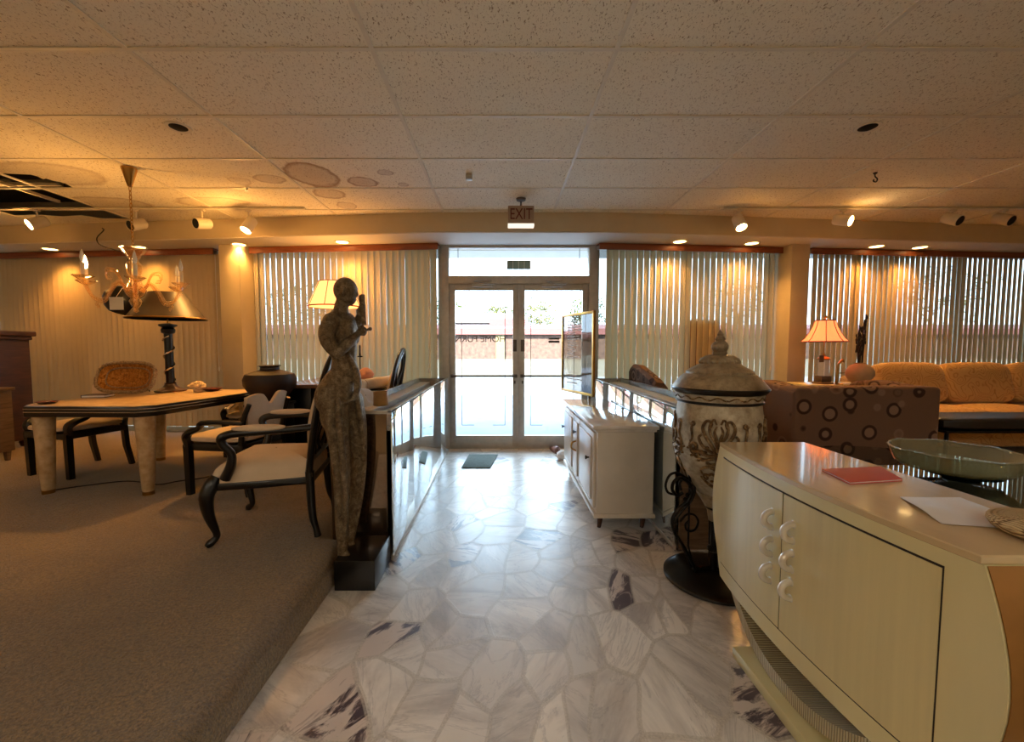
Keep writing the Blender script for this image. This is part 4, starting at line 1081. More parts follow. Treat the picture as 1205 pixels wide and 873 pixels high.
# arms
limb([(390, 378, -.07), (384, 392, -.12), (387, 404, -.13), (396, 415, -.125)], [.048, .042, .038, .034])
limb([(396, 415, -.125), (408, 405, -.10), (420, 394, -.066)], [.034, .031, .020])
b.ell(SP(424.5, 390, -.056), (.024, .017, .022), 12, 10)
limb([(409, 377, .07), (413, 389, .12), (416, 400, .13)], [.046, .038, .033])
limb([(416, 400, .13), (420, 386, .085), (422, 373, .045)], [.033, .029, .019])
b.ell(SP(423, 366.5, .032), (.020, .018, .025), 12, 10)
def fingers(hx, hy, dy, sgn):
    for (oy_, ln) in ((-4.0, .9), (-1.4, 1.1), (1.2, 1.05), (3.6, .8)):
        b.tube([SP(hx + 1.5, hy + oy_, dy - .012 * sgn), SP(hx + 4.2 * ln, hy + oy_ - .3, dy - .020 * sgn), SP(hx + 6.0 * ln, hy + oy_, dy - .004 * sgn), SP(hx + 5.2 * ln, hy + oy_ + .3, dy + .012 * sgn)], [.0085, .0085, .008, .0065], 8, k=3)
    b.tube([SP(hx - .5, hy - 2.5, dy + .014 * sgn), SP(hx + 2.2, hy - 6, dy + .020 * sgn), SP(hx + 4.4, hy - 6.6, dy + .016 * sgn)], [.010, .009, .007], 8, k=3)
fingers(424, 390, -.056, 1); fingers(422, 366.5, .036, 1)
# long legs under clinging drapery, with folds
limb([(393, 480, -.045), (397, 510, -.055), (401, 545, -.06), (402, 580, -.06), (402, 615, -.065), (403, 645, -.068)], [.076, .058, .047, .041, .035, .030])
limb([(415, 470, .04), (420, 500, .05), (422, 535, .055), (420, 570, .06), (415, 605, .06), (411, 638, .055)], [.060, .055, .047, .042, .034, .028])
limb([(403, 652, -.068), (409, 657, -.085), (417, 660, -.105)], [.030, .027, .018]); limb([(411, 641, .05), (418, 646, .035), (427, 648, .02)], [.028, .026, .018])
for pts, r_ in (([(384, 470, -.09), (389, 500, -.11), (394, 540, -.11), (397, 580, -.10), (399, 620, -.095), (400, 650, -.085)], [.016, .022, .020, .018, .014, .008]),
                ([(397, 470, -.11), (400, 505, -.12), (404, 545, -.115), (406, 590, -.105), (406, 640, -.09)], [.016, .020, .018, .016, .008]),
                ([(408, 478, -.06), (409, 510, -.03), (411, 550, -.02), (409, 600, -.02), (408, 636, -.03)], [.010, .012, .012, .010, .008]),
                ([(420, 466, -.03), (426, 505, .01), (428, 545, .03), (424, 590, .04), (416, 634, .04)], [.018, .020, .018, .014, .008]),
                ([(424, 470, .05), (428, 510, .08), (427, 560, .085), (420, 605, .075), (414, 636, .06)], [.012, .014, .013, .010, .006]),
                ([(410, 418, -.055), (418, 434, -.04), (421, 452, -.03), (416, 468, -.05), (404, 474, -.09)], [.012, .020, .022, .016, .010]),
                ([(388, 440, -.04), (381, 458, -.05), (379, 474, -.06), (385, 498, -.07)], [.012, .018, .024, .012])):
    limb(pts, r_, 8, 7)
fuse('figure_body', b, M['bronze'], stt, .0055, 4)
b = MB(); b.tube([SP(426.5, 347, -.01), SP(428.5, 382, -.03)], .013, 12); b.tube([SP(424.3, 348, .02), SP(426.5, 380, .0)], .010, 10)
b.tube([SP(424, 391, -.06), SP(435, 387, -.05)], .007, 8); b.ell(SP(435.5, 387, -.05), (.012, .012, .010), 12, 8)
b.build('flute', M['bronze'], stt)
# ================================================================ ARMCHAIRS
def louis_chair(label, x, y, rz):
    t = thing('carved_armchair', label, 'armchair', (x, y, PH), rz)
    b = MB()
    fr_ = [(.29, -.25), (.31, -.10), (.315, 0), (.31, .10), (.29, .25), (.27, .285), (0, .275), (-.24, .24), (-.26, .22), (-.26, -.22), (-.24, -.24), (0, -.275), (.27, -.285)]
    b.prism(fr_, .325, .368, .008); b.build('seat_frame', M['black'], t)
    b = MB(); rows = []
    for i in range(9):
        u = i / 8; s = (1 - max(0, u - .05) ** 2.6) if u < 1 else 0.02
        z = .368 + .135 * math.sin(u * PI / 2) ** .9
        rows.append([((q.x - .02) * s * .96 + .02, q.y * s * .96, z) for q in smooth_path([(p[0], p[1], 0) for p in fr_], 4, True)])
    b.surf(rows, closev=True); b.build('seat', M['cream'], t, ang=70)
    for s in (-1, 1):
        b = MB(); b.tube([(.265, s * .25, .40), (.285, s * .268, .36), (.31, s * .285, .29), (.30, s * .28, .18), (.275, s * .265, .08), (.275, s * .265, .045), (.30, s * .28, .02), (.315, s * .29, .004)], [.034, .042, .040, .028, .019, .018, .024, .016], 10, k=4); b.build('leg', M['black'], t)
        b = MB(); b.tube([(-.235, s * .225, .40), (-.24, s * .23, .25), (-.25, s * .24, .12), (-.27, s * .25, .05), (-.28, s * .255, .0)], [.026, .025, .022, .018, .021], 10, k=4); b.build('leg', M['black'], t)
    def BK(v, w, d=0):                                                  # v up 0..1, w across; leaning plane
        z = .40 + v * .735; return (-.235 - .105 * v - .03 * v * v + d, w, z)
    loop = [(0, .235), (.25, .262), (.5, .272), (.72, .255), (.88, .185), (.965, .09), (.985, 0)]
    full = [BK(v, w) for v, w in loop] + [BK(v, -w) for v, w in loop[::-1][1:]]
    b = MB(); b.tube(full, .023, 10, k=5, sx=1.25, sy=.9); b.tube([BK(.1, -.24), BK(.1, .24)], .02, 8); bf = b.build('back_frame', M['black'], t)
    b = MB()
    for s in (-1, 1):
        b.tube([BK(.1, s * .14), BK(.3, s * .20), BK(.5, -s * .02), BK(.68, -s * .15), BK(.84, -s * .08), BK(.96, s * .05)], .014, 8, k=6)
        b.tube([BK(.1, s * .03), BK(.28, -s * .12), BK(.5, s * .10), BK(.7, s * .20), BK(.86, s * .16)], .012, 8, k=6)
    b.build('lattice', M['black'], bf)
    b = MB(); n = 24; rows = []
    for d, sc in ((.010, .3), (.012, .96), (.02, 1.0), (.05, .98), (.062, .8), (.066, .3)):
        rows.append([BK(.43 + .33 * sc * math.sin(a), .21 * sc * math.cos(a), d) for a in [2 * PI * j / n for j in range(n)]])
    b.surf(rows, closev=True)
    for r_ in (rows[0], rows[-1]): b.bm.faces.new([b.bm.verts.new(v) for v in r_])
    bmesh.ops.recalc_face_normals(b.bm, faces=b.bm.faces[:]); b.build('back_pad', M['cream'], t, ang=60)
    for s in (-1, 1):
        b = MB(); b.tube([BK(.38, s * .262), (-.12, s * .295, .672), (.04, s * .31, .668), (.16, s * .318, .662), (.205, s * .318, .64), (.20, s * .312, .60), (.165, s * .298, .545), (.175, s * .288, .47), (.21, s * .28, .395)], [.02, .02, .022, .024, .026, .023, .022, .027, .03], 10, k=5)
        ar = b.build('arm', M['black'], t)
        b = MB(); b.pillow(-.13, .155, s * .308 - .034, s * .308 + .034, .672, .712, p=3, n=5); b.build('arm_pad', M['cream'], ar)
    return t
louis_chair('black carved armchair with cream seat in the left foreground, behind the statue', -1.45, 2.69, R(191))
louis_chair('black lattice-back armchair with a white roll across its arms, behind the left counter', -1.44, 4.52, R(184))
def dining_chair(label, x, y, rz, kind=0):
    t = thing('dining_armchair', label, 'dining chair', (x, y, PH), rz)
    b = MB(); b.box(-.24, .26, -.25, .25, .35, .405, .008); b.build('seat_frame', M['black'], t)
    b = MB(); b.pillow(-.245, .275, -.255, .255, .395, .485, p=5, n=8, crown=.5); b.build('seat', M['cream'], t)
    for s in (-1, 1):
        b = MB(); b.tube([(.23, s * .245, .40), (.225, s * .245, .0)], [.034, .030], 4, up=(1, 1, 0)); b.build('leg', M['black'], t)
        b = MB(); b.tube([(-.22, s * .225, .42), (-.235, s * .225, .2), (-.275, s * .23, 0)], [.03, .029, .025], 4, up=(1, 1, 0)); b.build('leg', M['black'], t)
        b = MB(); b.tube([(.22, s * .245, .39), (.23, s * .255, .46), (.19, s * .268, .50), (.10, s * .27, .535), (.08, s * .27, .572), (-.05, s * .265, .582), (-.265, s * .245, .575)], [.030, .032, .030, .026, .024, .02, .02], 8, k=4, sx=1.2, sy=.9); b.build('arm', M['black'], t)
        b = MB(); b.tube([(-.22, s * .235, .40), (-.255, s * .24, .60), (-.30, s * .23, .72)], [.022, .02, .018], 8, k=3); b.build('back_post', M['black'], t)
    # cream back panel with a scooped, notched top
    rows = []; n = 16
    for i, d in enumerate((0, .028)):
        for half in (0, 1):
            row = []
            for j in range(n + 1):
                w = -1 + 2 * j / n; top = .80 - .10 * math.exp(-(w / .28) ** 2) - .03 * abs(w) ** 3
                z = .44 if half == 0 else top
                hw = .17 if half == 0 else .235
                row.append((-.235 - .16 * (z - .44) - .03 * (1 - w * w) + d, w * hw, z))
            rows.append(row)
    b = MB(); b.surf([rows[0] + rows[2][::-1], rows[1] + rows[3][::-1]], closev=True); b.surf([rows[1], rows[3]]); b.surf([rows[0], rows[2]]); b.build('backrest', M['cream'], t)
    return t
dining_chair('black-armed cream dining chair tucked under the left side of the dining table', -3.96, 3.87, R(256))
dining_chair('black-armed cream dining chair drawn up to the right side of the dining table', -2.19, 3.43, R(172))
dining_chair('cream-backed dining chair at the far right corner of the dining table', -2.62, 4.52, R(262))
# ================================================================ DINING TABLE
TZ = .862
dt = thing('dining_table', 'travertine-topped dining table with black banded edge and tapered legs', 'dining table', (-3.12, 3.75, PH))
ox, oy = -3.12, 3.75; tz = TZ - PH
poly = [(-3.62, 3.13), (-2.76, 3.11), (-2.66, 3.19), (-2.46, 4.26), (-2.58, 4.40), (-3.50, 4.37), (-3.62, 4.27), (-3.72, 3.24)]
rel = [(x - ox, y - oy) for x, y in poly][::1]
b = MB(); b.prism([(x * .975, y * .975) for x, y in rel], tz - .03, tz, .003); b.build('tabletop', M['stone'], dt)
b = MB(); b.prism(rel, tz - .085, tz - .003, .008); ap = b.build('edge_band', M['black'], dt)
for zz in (tz - .024, tz - .048):
    b = MB(); b.tube([(x * 1.0, y * 1.0, zz) for x, y in rel], .0035, 6, closed=True); b.build('chrome_line', M['chrome'], ap)
for x, y in ((-3.60, 3.25), (-2.78, 3.22), (-2.60, 4.22), (-3.50, 4.22)):
    b = MB(); b.lathe([(0, 0), (.036, 0), (.036, .03), (.04, .035), (.066, tz - .12), (.070, tz - .075), (0, tz - .075)], 20, (x - ox, y - oy, 0), flute=(10, .025)); lg = b.build('leg', M['stone'], dt)
    b = MB(); b.lathe([(.0, .0), (.04, .0), (.04, .028), (0, .028)], 20, (x - ox, y - oy, 0)); b.build('foot', M['brass'], lg)
# on the table
p = at(201, 460, 4.18)
tl = thing('black_table_lamp', 'black table lamp with wide cone shade and silver spiral on the dining table', 'table lamp', (p.x, 4.18, TZ + .0005)); tl.scale = (1.03, 1.03, 1.03)
b = MB(); b.lathe([(0, 0), (.125, 0), (.13, .012), (.10, .025), (.06, .045), (.045, .075), (.05, .085), (0, .085)], 32); b.build('base', M['walnut'], tl)
b = MB(); b.lathe([(.035, .08), (.036, .56), (.055, .57), (.06, .60), (.045, .62), (.075, .635), (.075, .65), (.02, .66), (0, .66)], 24); b.build('column', M['black'], tl)
b = MB(); b.tube([(.041 * math.cos(i * .42), .041 * math.sin(i * .42), .09 + .0105 * i) for i in range(44)], .009, 7); b.build('silver_spiral', M['chrome'], tl)
b = MB(); b.tube([(0, 0, .64), (0, 0, .93)], .008); b.ell((0, 0, .95), (.014, .014, .022)); b.build('stem', M['brass'], tl)
sz = .70
b = MB(); b.lathe([(.318, sz), (.14, sz + .255), (.136, sz + .255), (.311, sz)], 40); shd = b.build('lamp_shade', M['shadeblack'], tl)
b = MB(); b.lathe([(.321, sz), (.323, sz + .009), (.314, sz + .016), (.311, sz + .004), (.321, sz)], 40); b.build('shade_rim', M['brass'], shd)
b = MB()
for k in range(3):
    a = 2 * PI * k / 3; b.tube([(0, 0, sz + .235), (.155 * math.cos(a), .155 * math.sin(a), sz + .235)], .004, 6)
b.build('shade_spider', M['brass'], shd)
# hammered tray on a small easel
p = at(147, 464.5, 4.0)
tr = thing('copper_tray', 'hammered copper tray with braided rim standing on the dining table', 'tray', (p.x, 4.03, TZ + .0005), R(-8))
lean = Matrix.Rotation(R(-16), 4, 'X')
def rrect(hw, hh, n=40, e=3.2): return [(hw * math.copysign(abs(math.cos(a)) ** (2 / e), math.cos(a)), hh * math.copysign(abs(math.sin(a)) ** (2 / e), math.sin(a))) for a in [2 * PI * i / n for i in range(n)]]
TM = Matrix.Translation((0, 0, .150)) @ lean
b = MB(); rows = []
for hw, hh, d in ((.05, .03, .02), (.22, .085, .02), (.235, .095, .014), (.30, .135, -.01), (.325, .148, -.014)):
    rows.append([(x, d, z) for x, z in rrect(hw, hh)])
back = [[(x, y + .006, z) for x, y, z in r_] for r_ in rows[::-1]]
b.surf([[(0, .02, 0)] * 40] + rows + back + [[(0, .026, 0)] * 40], closev=True, M=TM); b.build('tray_dish', M['copper'], tr)
b = MB(); b.tube([(x, -.014 + .004 * math.sin(i * 2.2), z) for i, (x, z) in enumerate(rrect(.322, .146, 72))], .017, 7, closed=True, M=TM); b.tube([(x, .012, z) for x, z in rrect(.243, .10, 40)], .008, 6, closed=True, M=TM); b.build('braided_rim', M['rope'], tr)
b = MB()
for s in (-.1, .1):
    b.tube([(s, -.02, .0), (s, -.03, .02), (s, .03, .012), (s, .075, .2)], .005, 6); b.tube([(s, .13, .0), (s, .075, .2)], .005, 6)
b.build('easel', M['blackm'], tr)
p = on(233, 461.5, TZ); fl_ = thing('cream_flower', 'cream dried flower ornament on the dining table right of the lamp', 'ornament', (p.x, p.y, TZ + .0005))
b = MB(); b.lathe([(0, 0), (.03, 0), (.04, .02), (.025, .04), (0, .04)], 16); b.build('dish', M['stone'], fl_)
for k in range(14):
    a = k * 2.4; r_ = .02 + .05 * (k / 14); b = MB(); b.ell((r_ * math.cos(a), r_ * math.sin(a), .055 + .04 * (1 - k / 14)), (.028, .020, .016), 8, 6); b.build('petal', M['dryf'], fl_)
p = on(252, 460, TZ); b = MB(); b.lathe([(0, 0), (.05, 0), (.09, .025), (.095, .03), (.085, .028), (.045, .008), (0, .008)], 28)
o = tag(b.build('maroon_dish', M['maroon']), 'shallow maroon dish on the far right of the dining table', 'dish'); o.location = (p.x - .02, min(4.30, p.y), TZ + .0005)
p = on(90, 469, TZ); bk = thing('closed_book', 'closed pale book lying on the left of the dining table', 'book', (-3.60, 3.70, TZ + .0005), R(12))
b = MB(); b.box(-.09, .09, -.065, .065, 0, .004); b.box(-.09, .09, -.065, .065, .020, .024); b.box(-.09, -.086, -.065, .065, .004, .020); b.build('cover', M['walnut'], bk)
b = MB(); b.box(-.086, .086, -.062, .062, .004, .020); b.build('pages', M['paper'], bk)
p = on(38, 475, TZ); b = MB(); b.lathe([(0, 0), (.04, 0), (.07, .018), (.066, .02), (.038, .006), (0, .006)], 24)
o = tag(b.build('ashtray_dish', M['maroon']), 'small dark red dish at the near left corner of the dining table', 'dish'); o.location = (-3.58, 3.26, TZ + .0005)
# dried flowers on the far right dining chair
df = thing('dried_flower_bunch', 'bunch of dried cream flowers lying on the dining chair seat', 'dried flowers', (-2.66, 4.42, PH + .487), R(20))
rnd = random.Random(11)
for k in range(12):
    x, y, z = rnd.uniform(-.14, .14), rnd.uniform(-.07, .07), rnd.uniform(.02, .09)
    b = MB(); b.ell((x, y, z), (.035, .03, .024), 8, 6); b.build('flower_head', M['dryf'] if k % 3 else M['pink'], df)
b = MB()
for k in range(5): b.tube([(.0, 0, .02), (.2, -.03 + .015 * k, .012)], .005, 6)
b.build('stems', M['reed'], df)
# ================================================================ CHANDELIER
CYY = 3.54; p = at(157, 300, CYY); CXX = p.x
chd = thing('glass_chandelier', 'amber glass chandelier hanging on a chain over the dining table', 'chandelier', (CXX, CYY, CEIL - .007))
zc = lambda py: at(157, py, CYY).z - CEIL + .007
b = MB(); b.lathe([(0, 0), (.055, 0), (.055, -.012), (.048, -.03), (.030, -.10), (.016, -.15), (.0, -.15)], 24); b.build('ceiling_canopy', M['brass'], chd)
b = MB(); z = -.15; k = 0
while z > zc(289):
    pts = [(.009 * math.cos(a), 0, z - .018 + .022 * math.sin(a)) for a in [2 * PI * i / 10 for i in range(10)]]
    if k % 2: pts = [(y, x, zz) for x, y, zz in pts]
    b.tube(pts, .0032, 5, closed=True); z -= .034; k += 1
b.build('chain', M['brass'], chd)
zb = zc(337)
b = MB(); b.lathe([(0, zc(288)), (.012, zc(289)), (.085, zc(292)), (.07, zc(297)), (.035, zc(304)), (.028, zc(307)), (.0, zc(307))], 24, flute=(8, .05)); b.build('top_cup', M['amber'], chd)
b = MB(); b.lathe([(0, zc(306)), (.03, zc(307)), (.055, zc(312)), (.05, zc(320)), (.03, zc(328)), (.05, zc(334)), (.075, zc(340)), (.06, zc(347)), (.03, zc(351)), (.045, zc(355)), (.03, zc(360)), (.012, zc(363)), (.02, zc(366)), (0, zc(368))], 24, flute=(8, .04)); b.build('baluster', M['amber'], chd)
for k in range(6):
    a = R(12) + 2 * PI * k / 6; ca, sa = math.cos(a), math.sin(a)
    PP = lambda r_, z: (r_ * ca, r_ * sa, z)
    b = MB(); b.tube([PP(.05, zc(343)), PP(.11, zc(333)), PP(.17, zc(342)), PP(.22, zc(355)), PP(.29, zc(353)), PP(.335, zc(342)), PP(.345, zc(336))], [.014, .013, .013, .012, .012, .012, .012], 8, k=5)
    arm = b.build('arm', M['amber'], chd)
    b = MB(); b.tube([PP(.08, zc(338)), PP(.13, zc(322)), PP(.19, zc(320)), PP(.20, zc(328)), PP(.16, zc(330))], [.009, .009, .008, .007, .005], 7, k=5); b.build('glass_curl', M['amber'], arm)
    b = MB(); b.lathe([(.012, zc(337)), (.03, zc(336)), (.068, zc(332)), (.064, zc(331.5)), (.02, zc(334)), (0, zc(334))], 20, (.345 * ca, .345 * sa, 0), flute=(8, .06)); b.build('drip_pan', M['amber'], arm)
    b = MB(); b.lathe([(0, zc(334)), (.014, zc(334)), (.014, zc(318)), (0, zc(318))], 12, (.345 * ca, .345 * sa, 0)); b.build('candle_sleeve', M['card'], arm)
    lit = (k == 3)
    b = MB(); b.lathe([(0, zc(318)), (.012, zc(317)), (.017, zc(312.5)), (.010, zc(306.5)), (0, zc(302))], 14, (.345 * ca, .345 * sa, 0)); b.build('flame_bulb', M['bulb'] if lit else M['crystal'], arm)
    if lit: light('candle_glow', 'POINT', (CXX + .345 * ca, CYY + .345 * sa - .03, CEIL + zc(301)), 10, WARM, shadow_soft_size=.02)
    b = MB(); b.tube([PP(.27, zc(354)), PP(.27, zc(359))], .002, 5); b.ell(PP(.27, zc(361)), (.010, .010, .018), 8, 6); b.build('drop', M['amber'], arm)
p2 = at(137, 357, CYY - .20)
tg = thing('price_tag', 'white square price tag hanging from the chandelier', 'price tag', (p2.x, CYY - .20, p2.z))
b = MB(); b.box(-.055, .055, -.001, .001, -.05, .05); b.build('card', M['card'], tg)
b = MB(); b.tube([(0, 0, .05), (.0, .06, .13)], .0015, 5); b.build('string', M['card'], tg)
# dark pendant hung from the soffit by a flex
p = at(150, 353, 4.3); pd = thing('dark_pendant', 'dark dome pendant shade behind the chandelier, on a loose cord', 'pendant lamp', p)
b = MB(); b.lathe([(0, .13), (.05, .13), (.12, .11), (.185, .03), (.19, -.02), (.16, -.10), (.12, -.14), (.115, -.135), (.15, -.09), (.17, -.02), (.10, .09), (0, .11)], 28, M=Matrix.Rotation(R(20), 4, 'Y')); b.build('pendant_shade', M['black'], pd)
b = MB(); q = lambda x, y, Y: Vector(at(x, y, Y)) - p
b.tube([(.045, 0, .12), q(151, 320, 4.32), q(150, 300, 4.34), q(135, 294, 4.5), q(118, 288, 4.7), q(114, 280, 4.75), q(122, 271, 4.8), Vector((q(120, 264, 4.78).x, q(120, 264, 4.78).y, CEIL - p.z - .15))], .006, 6, k=5); b.build('cord', M['cord'], pd)
# ================================================================ ARMOIRE, DESK, VASE, FLOOR LAMP
am = thing('walnut_armoire', 'dark carved walnut armoire at the far left edge', 'armoire', (-6.09, 4.62, PH))
b = MB(); b.box(-.55, .55, -.28, .28, .08, 1.28, .006); b.build('body', M['walnut'], am)
b = MB(); b.box(-.60, .60, -.33, .32, 1.28, 1.34, .015); b.box(-.57, .57, -.30, .30, 1.24, 1.28, .01); b.tube([(-.6, -.32, 1.34), (-.3, -.34, 1.36), (0, -.36, 1.39), (.3, -.34, 1.36), (.6, -.32, 1.34)], .03, 8, k=4); b.build('crown', M['walnut'], am)
for s in (-1, 1):
    b = MB(); x0, x1 = sorted((s * .02, s * .50)); b.box(x0, x1, -.30, -.275, .14, 1.20, .005); b.box(x0 + .06, x1 - .06, -.312, -.298, .22, 1.12, .01); d = b.build('door', M['walnut'], am)
    b = MB(); b.ell((s * .05, -.325, .66), (.014, .02, .014), 10, 8); b.build('knob', M['brass'], d)
    for yy in (-.22, .22):
        b = MB(); b.lathe([(0, 0), (.03, 0), (.045, .05), (.03, .085), (0, .085)], 14, (s * .48, yy, 0)); b.build('foot', M['walnut'], am)
sc_ = thing('side_cabinet', 'small grey-brown side cabinet in front of the armoire', 'cabinet', (-5.31, 4.02, PH))
b = MB(); b.box(-.30, .30, -.22, .22, .10, .72, .004); b.build('body', M['taupe'], sc_)
b = MB(); b.box(-.325, .325, -.245, .235, .72, .75, .006); b.build('top', M['taupe'], sc_)
for zz in (.14, .43):
    b = MB(); b.box(-.27, .27, -.235, -.218, zz, zz + .25, .004); d = b.build('drawer', M['taupe'], sc_); b = MB(); b.ell((0, -.245, zz + .125), (.016, .014, .016), 10, 8); b.build('knob', M['brass'], d)
for x in (-.26, .26):
    for y in (-.18, .18): b = MB(); b.tube([(x, y, .10), (x, y, 0)], [.03, .02], 8); b.build('leg', M['taupe'], sc_)
dk = thing('black_desk', 'black panelled desk with a pale wooden top behind the armchair', 'desk', (-1.93, 4.67, PH))
b = MB(); b.box(-.36, .46, -.46, .56, .735, .775, .006); b.build('desktop', m_wood('reddish_desk_top', (150, 110, 84), (110, 76, 56), .25, (.8, 8, 8), .3), dk)
b = MB(); b.box(-.34, -.02, -.43, .50, .02, .735, .004); b.build('pedestal', M['black'], dk)
b = MB(); b.box(-.02, .16, -.43, -.40, .16, .735, .003); b.build('modesty_panel', M['black'], dk)
for y in (-.40, .48): b = MB(); b.tube([(.42, y, .735), (.42, y, 0)], [.028, .02], 4, up=(1, 1, 0)); b.build('leg', M['black'], dk)
pdst = thing('black_pedestal', 'black pedestal carrying the wide brown vase', 'pedestal', (-2.07, 3.98, PH))
b = MB(); b.box(-.15, .15, -.15, .15, .03, .60, .004); b.build('column', M['black'], pdst)
b = MB(); b.box(-.17, .17, -.17, .17, 0, .03, .004); b.build('base', M['black'], pdst); b = MB(); b.box(-.165, .165, -.165, .165, .60, .625, .004); b.build('top', M['black'], pdst)
Yv = 3.98; vz = lambda py: at(318, py, Yv).z; kk = Yv / F
VB = PH + .6255
b = MB(); b.lathe([(0, VB), (.09, VB), (.11, VB + .01), (.17, vz(464)), (28 * kk, vz(453)), (28.5 * kk, vz(446)), (26 * kk, vz(440)), (16 * kk, vz(436.5)), (10.5 * kk, vz(435)), (10 * kk, vz(432)), (12.5 * kk, vz(430)), (11.5 * kk, vz(429.6)), (8.5 * kk, vz(432)), (9 * kk, vz(436)), (0, vz(438))], 40)
o = tag(b.build('brown_vase', M['brownv']), 'wide squat dark brown vase on a black pedestal', 'vase'); o.location = (at(318, 450, Yv).x, Yv, 0)
pdst.location.x = o.location.x
fp = at(394, 361, 4.98)
fl2 = thing('floor_lamp', 'floor lamp with lit cream shade behind the bronze statue', 'floor lamp', (fp.x, 4.98, PH)); kk = 4.98 / F
fz = lambda py: at(394, py, 4.98).z - PH
b = MB(); b.lathe([(0, 0), (.13, 0), (.135, .015), (.04, .03), (.015, .05), (0, .05)], 28); b.build('base', M['brass'], fl2)
b = MB(); b.tube([(0, 0, .04), (0, 0, fz(350))], .011, 10); b.build('pole', M['brass'], fl2)
b = MB(); r0, r1 = 29 * kk, 17 * kk; b.lathe([(r0, fz(361)), (r1, fz(332)), (r1 - .004, fz(332)), (r0 - .004, fz(361))], 24); shd = b.build('lamp_shade', M['shade'], fl2)
b = MB(); b.tube([(r0 * math.cos(2 * PI * i / 32), r0 * math.sin(2 * PI * i / 32), fz(361)) for i in range(32)], .008, 6, closed=True); b.tube([(r1 * math.cos(2 * PI * i / 32), r1 * math.sin(2 * PI * i / 32), fz(332)) for i in range(32)], .005, 6, closed=True)
for i in range(8):
    a = 2 * PI * i / 8; b.tube([(r0 * 1.005 * math.cos(a), r0 * 1.005 * math.sin(a), fz(361)), (r1 * 1.01 * math.cos(a), r1 * 1.01 * math.sin(a), fz(332))], .004, 5)
b.build('braid', M['trim_red'], shd)
b = MB(); b.ell((0, 0, fz(349)), (.03, .03, .045)); b.build('bulb', M['bulb'], fl2)
light('floor_lamp_light', 'POINT', (fp.x, 4.98, PH + fz(344)), 12, WARM, shadow_soft_size=.04)
p = on(424, 449, PH + .7755)
cs = thing('candlestick', 'thin dark candlestick standing on the desk', 'candlestick', (-1.62, 4.86, PH + .7755))
b = MB(); b.lathe([(0, 0), (.045, 0), (.04, .012), (.010, .03), (.006, .06), (.006, .26), (.03, .265), (.03, .275), (.010, .28), (.010, .31), (0, .31)], 18); b.build('stick', M['blackm'], cs)
b = MB(); b.lathe([(0, .30), (.010, .30), (.010, .40), (0, .41)], 10); b.build('candle', M['walnut'], cs)
cs.location = (at(424, 440, 4.9).x, 4.9, PH + .7755)
p = at(430, 444, 4.72); b = MB(); rows = []
for i in range(16):
    u = i / 15; r_ = .008 + .07 * math.sin(u * PI) ** .8; rows.append([(-.10 + .2 * u, r_ * (1 + .18 * math.sin(3 * a + u * 8)) * math.cos(a), .072 + r_ * .9 * (1 + .15 * math.cos(5 * a)) * math.sin(a)) for a in [2 * PI * j / 14 for j in range(14)]])
b.surf(rows, closev=True)
o = tag(b.build('pink_shell', M['pink']), 'pink conch shell on the desk beside the candlestick', 'shell'); o.location = (p.x, 4.72, PH + .7755)
rl = thing('white_roll', 'white padded roll lying across the arms of the lattice-back chair', 'bolster', (0, 0, 0))
e0, e1 = Vector(at(425, 460, 4.22)), Vector(at(461, 448, 4.86)); ctr = (e0 + e1) / 2; zr = PH + .712 + .058
rl.location = (ctr.x, ctr.y, zr); dv = Vector((e1.x - e0.x, e1.y - e0.y, 0)); h = dv.length / 2; rl.rotation_euler = (0, 0, math.atan2(dv.y, dv.x))
b = MB(); b.lathe([(0, -h), (.045, -h), (.056, -h + .01), (.058, -h + .04), (.058, h - .04), (.056, h - .01), (.045, h), (0, h)], 24, M=Matrix.Rotation(R(90), 4, 'Y')); b.build('roll', M['cloth'], rl)
b = MB()
for s in (-1, 1): b.tube([(s * (h - .03), .059 * math.cos(a), .059 * math.sin(a)) for a in [2 * PI * i / 24 for i in range(24)]], .003, 5, closed=True)
b.build('seam', M['cream'], rl)
b = MB(); b.tube([on(x, y, PH + .006) for x, y in ((62, 577), (95, 572), (150, 566), (185, 570), (210, 566), (240, 562), (262, 556))], .005, 6, k=5); tag(b.build('extension_cord', M['cord']), 'thin brown cord trailing over the carpet under the dining table', 'cord')
# ================================================================ RIGHT-HAND SEATING
Yl = 3.56; c0, c1 = at(936, 470, Yl), at(1109, 470, Yl); zt = at(1000, 455.5, Yl).z
ls = thing('circle_loveseat', 'loveseat in brown circle-patterned fabric with its back to the viewer', 'loveseat', ((c0.x + c1.x) / 2, Yl + .42, PH))
hw = (c1.x - c0.x) / 2; zt -= PH
b = MB(); b.box(-hw + .02, hw - .02, -.40, .36, .07, .42, .03, seg=3); b.build('base', M['circ'], ls)
b = MB(); b.box(-hw + .006, hw - .006, -.425, -.22, .08, zt, .035, seg=4); b.build('backrest', M['circ'], ls)
for s in (-1, 1):
    x0, x1 = sorted((s * hw, s * (hw - .18))); b = MB(); n = 14
    pr = [(-.40, .08), (.40, .08), (.42, .45), (.36, zt - .06), (.16, zt + .015), (-.08, zt + .012), (-.30, zt - .02), (-.41, zt - .03)]
    pp = [(v.x, v.y) for v in smooth_path([(a, c, 0) for a, c in pr[2:]], 5)]
    b.prism([pr[0], pr[1]] + pp, x0, x1, .03, M=Matrix.Rotation(R(90), 4, 'Z') @ Matrix.Rotation(R(90), 4, 'X'), seg=3); b.build('arm', M['circ'], ls)
for s in (-1, 1):
    x0, x1 = sorted((s * .005, s * (hw - .185))); b = MB(); b.pillow(x0, x1, -.20, .39, .40, .54, n=7, p=6); b.build('seat_cushion', M['circ'], ls)
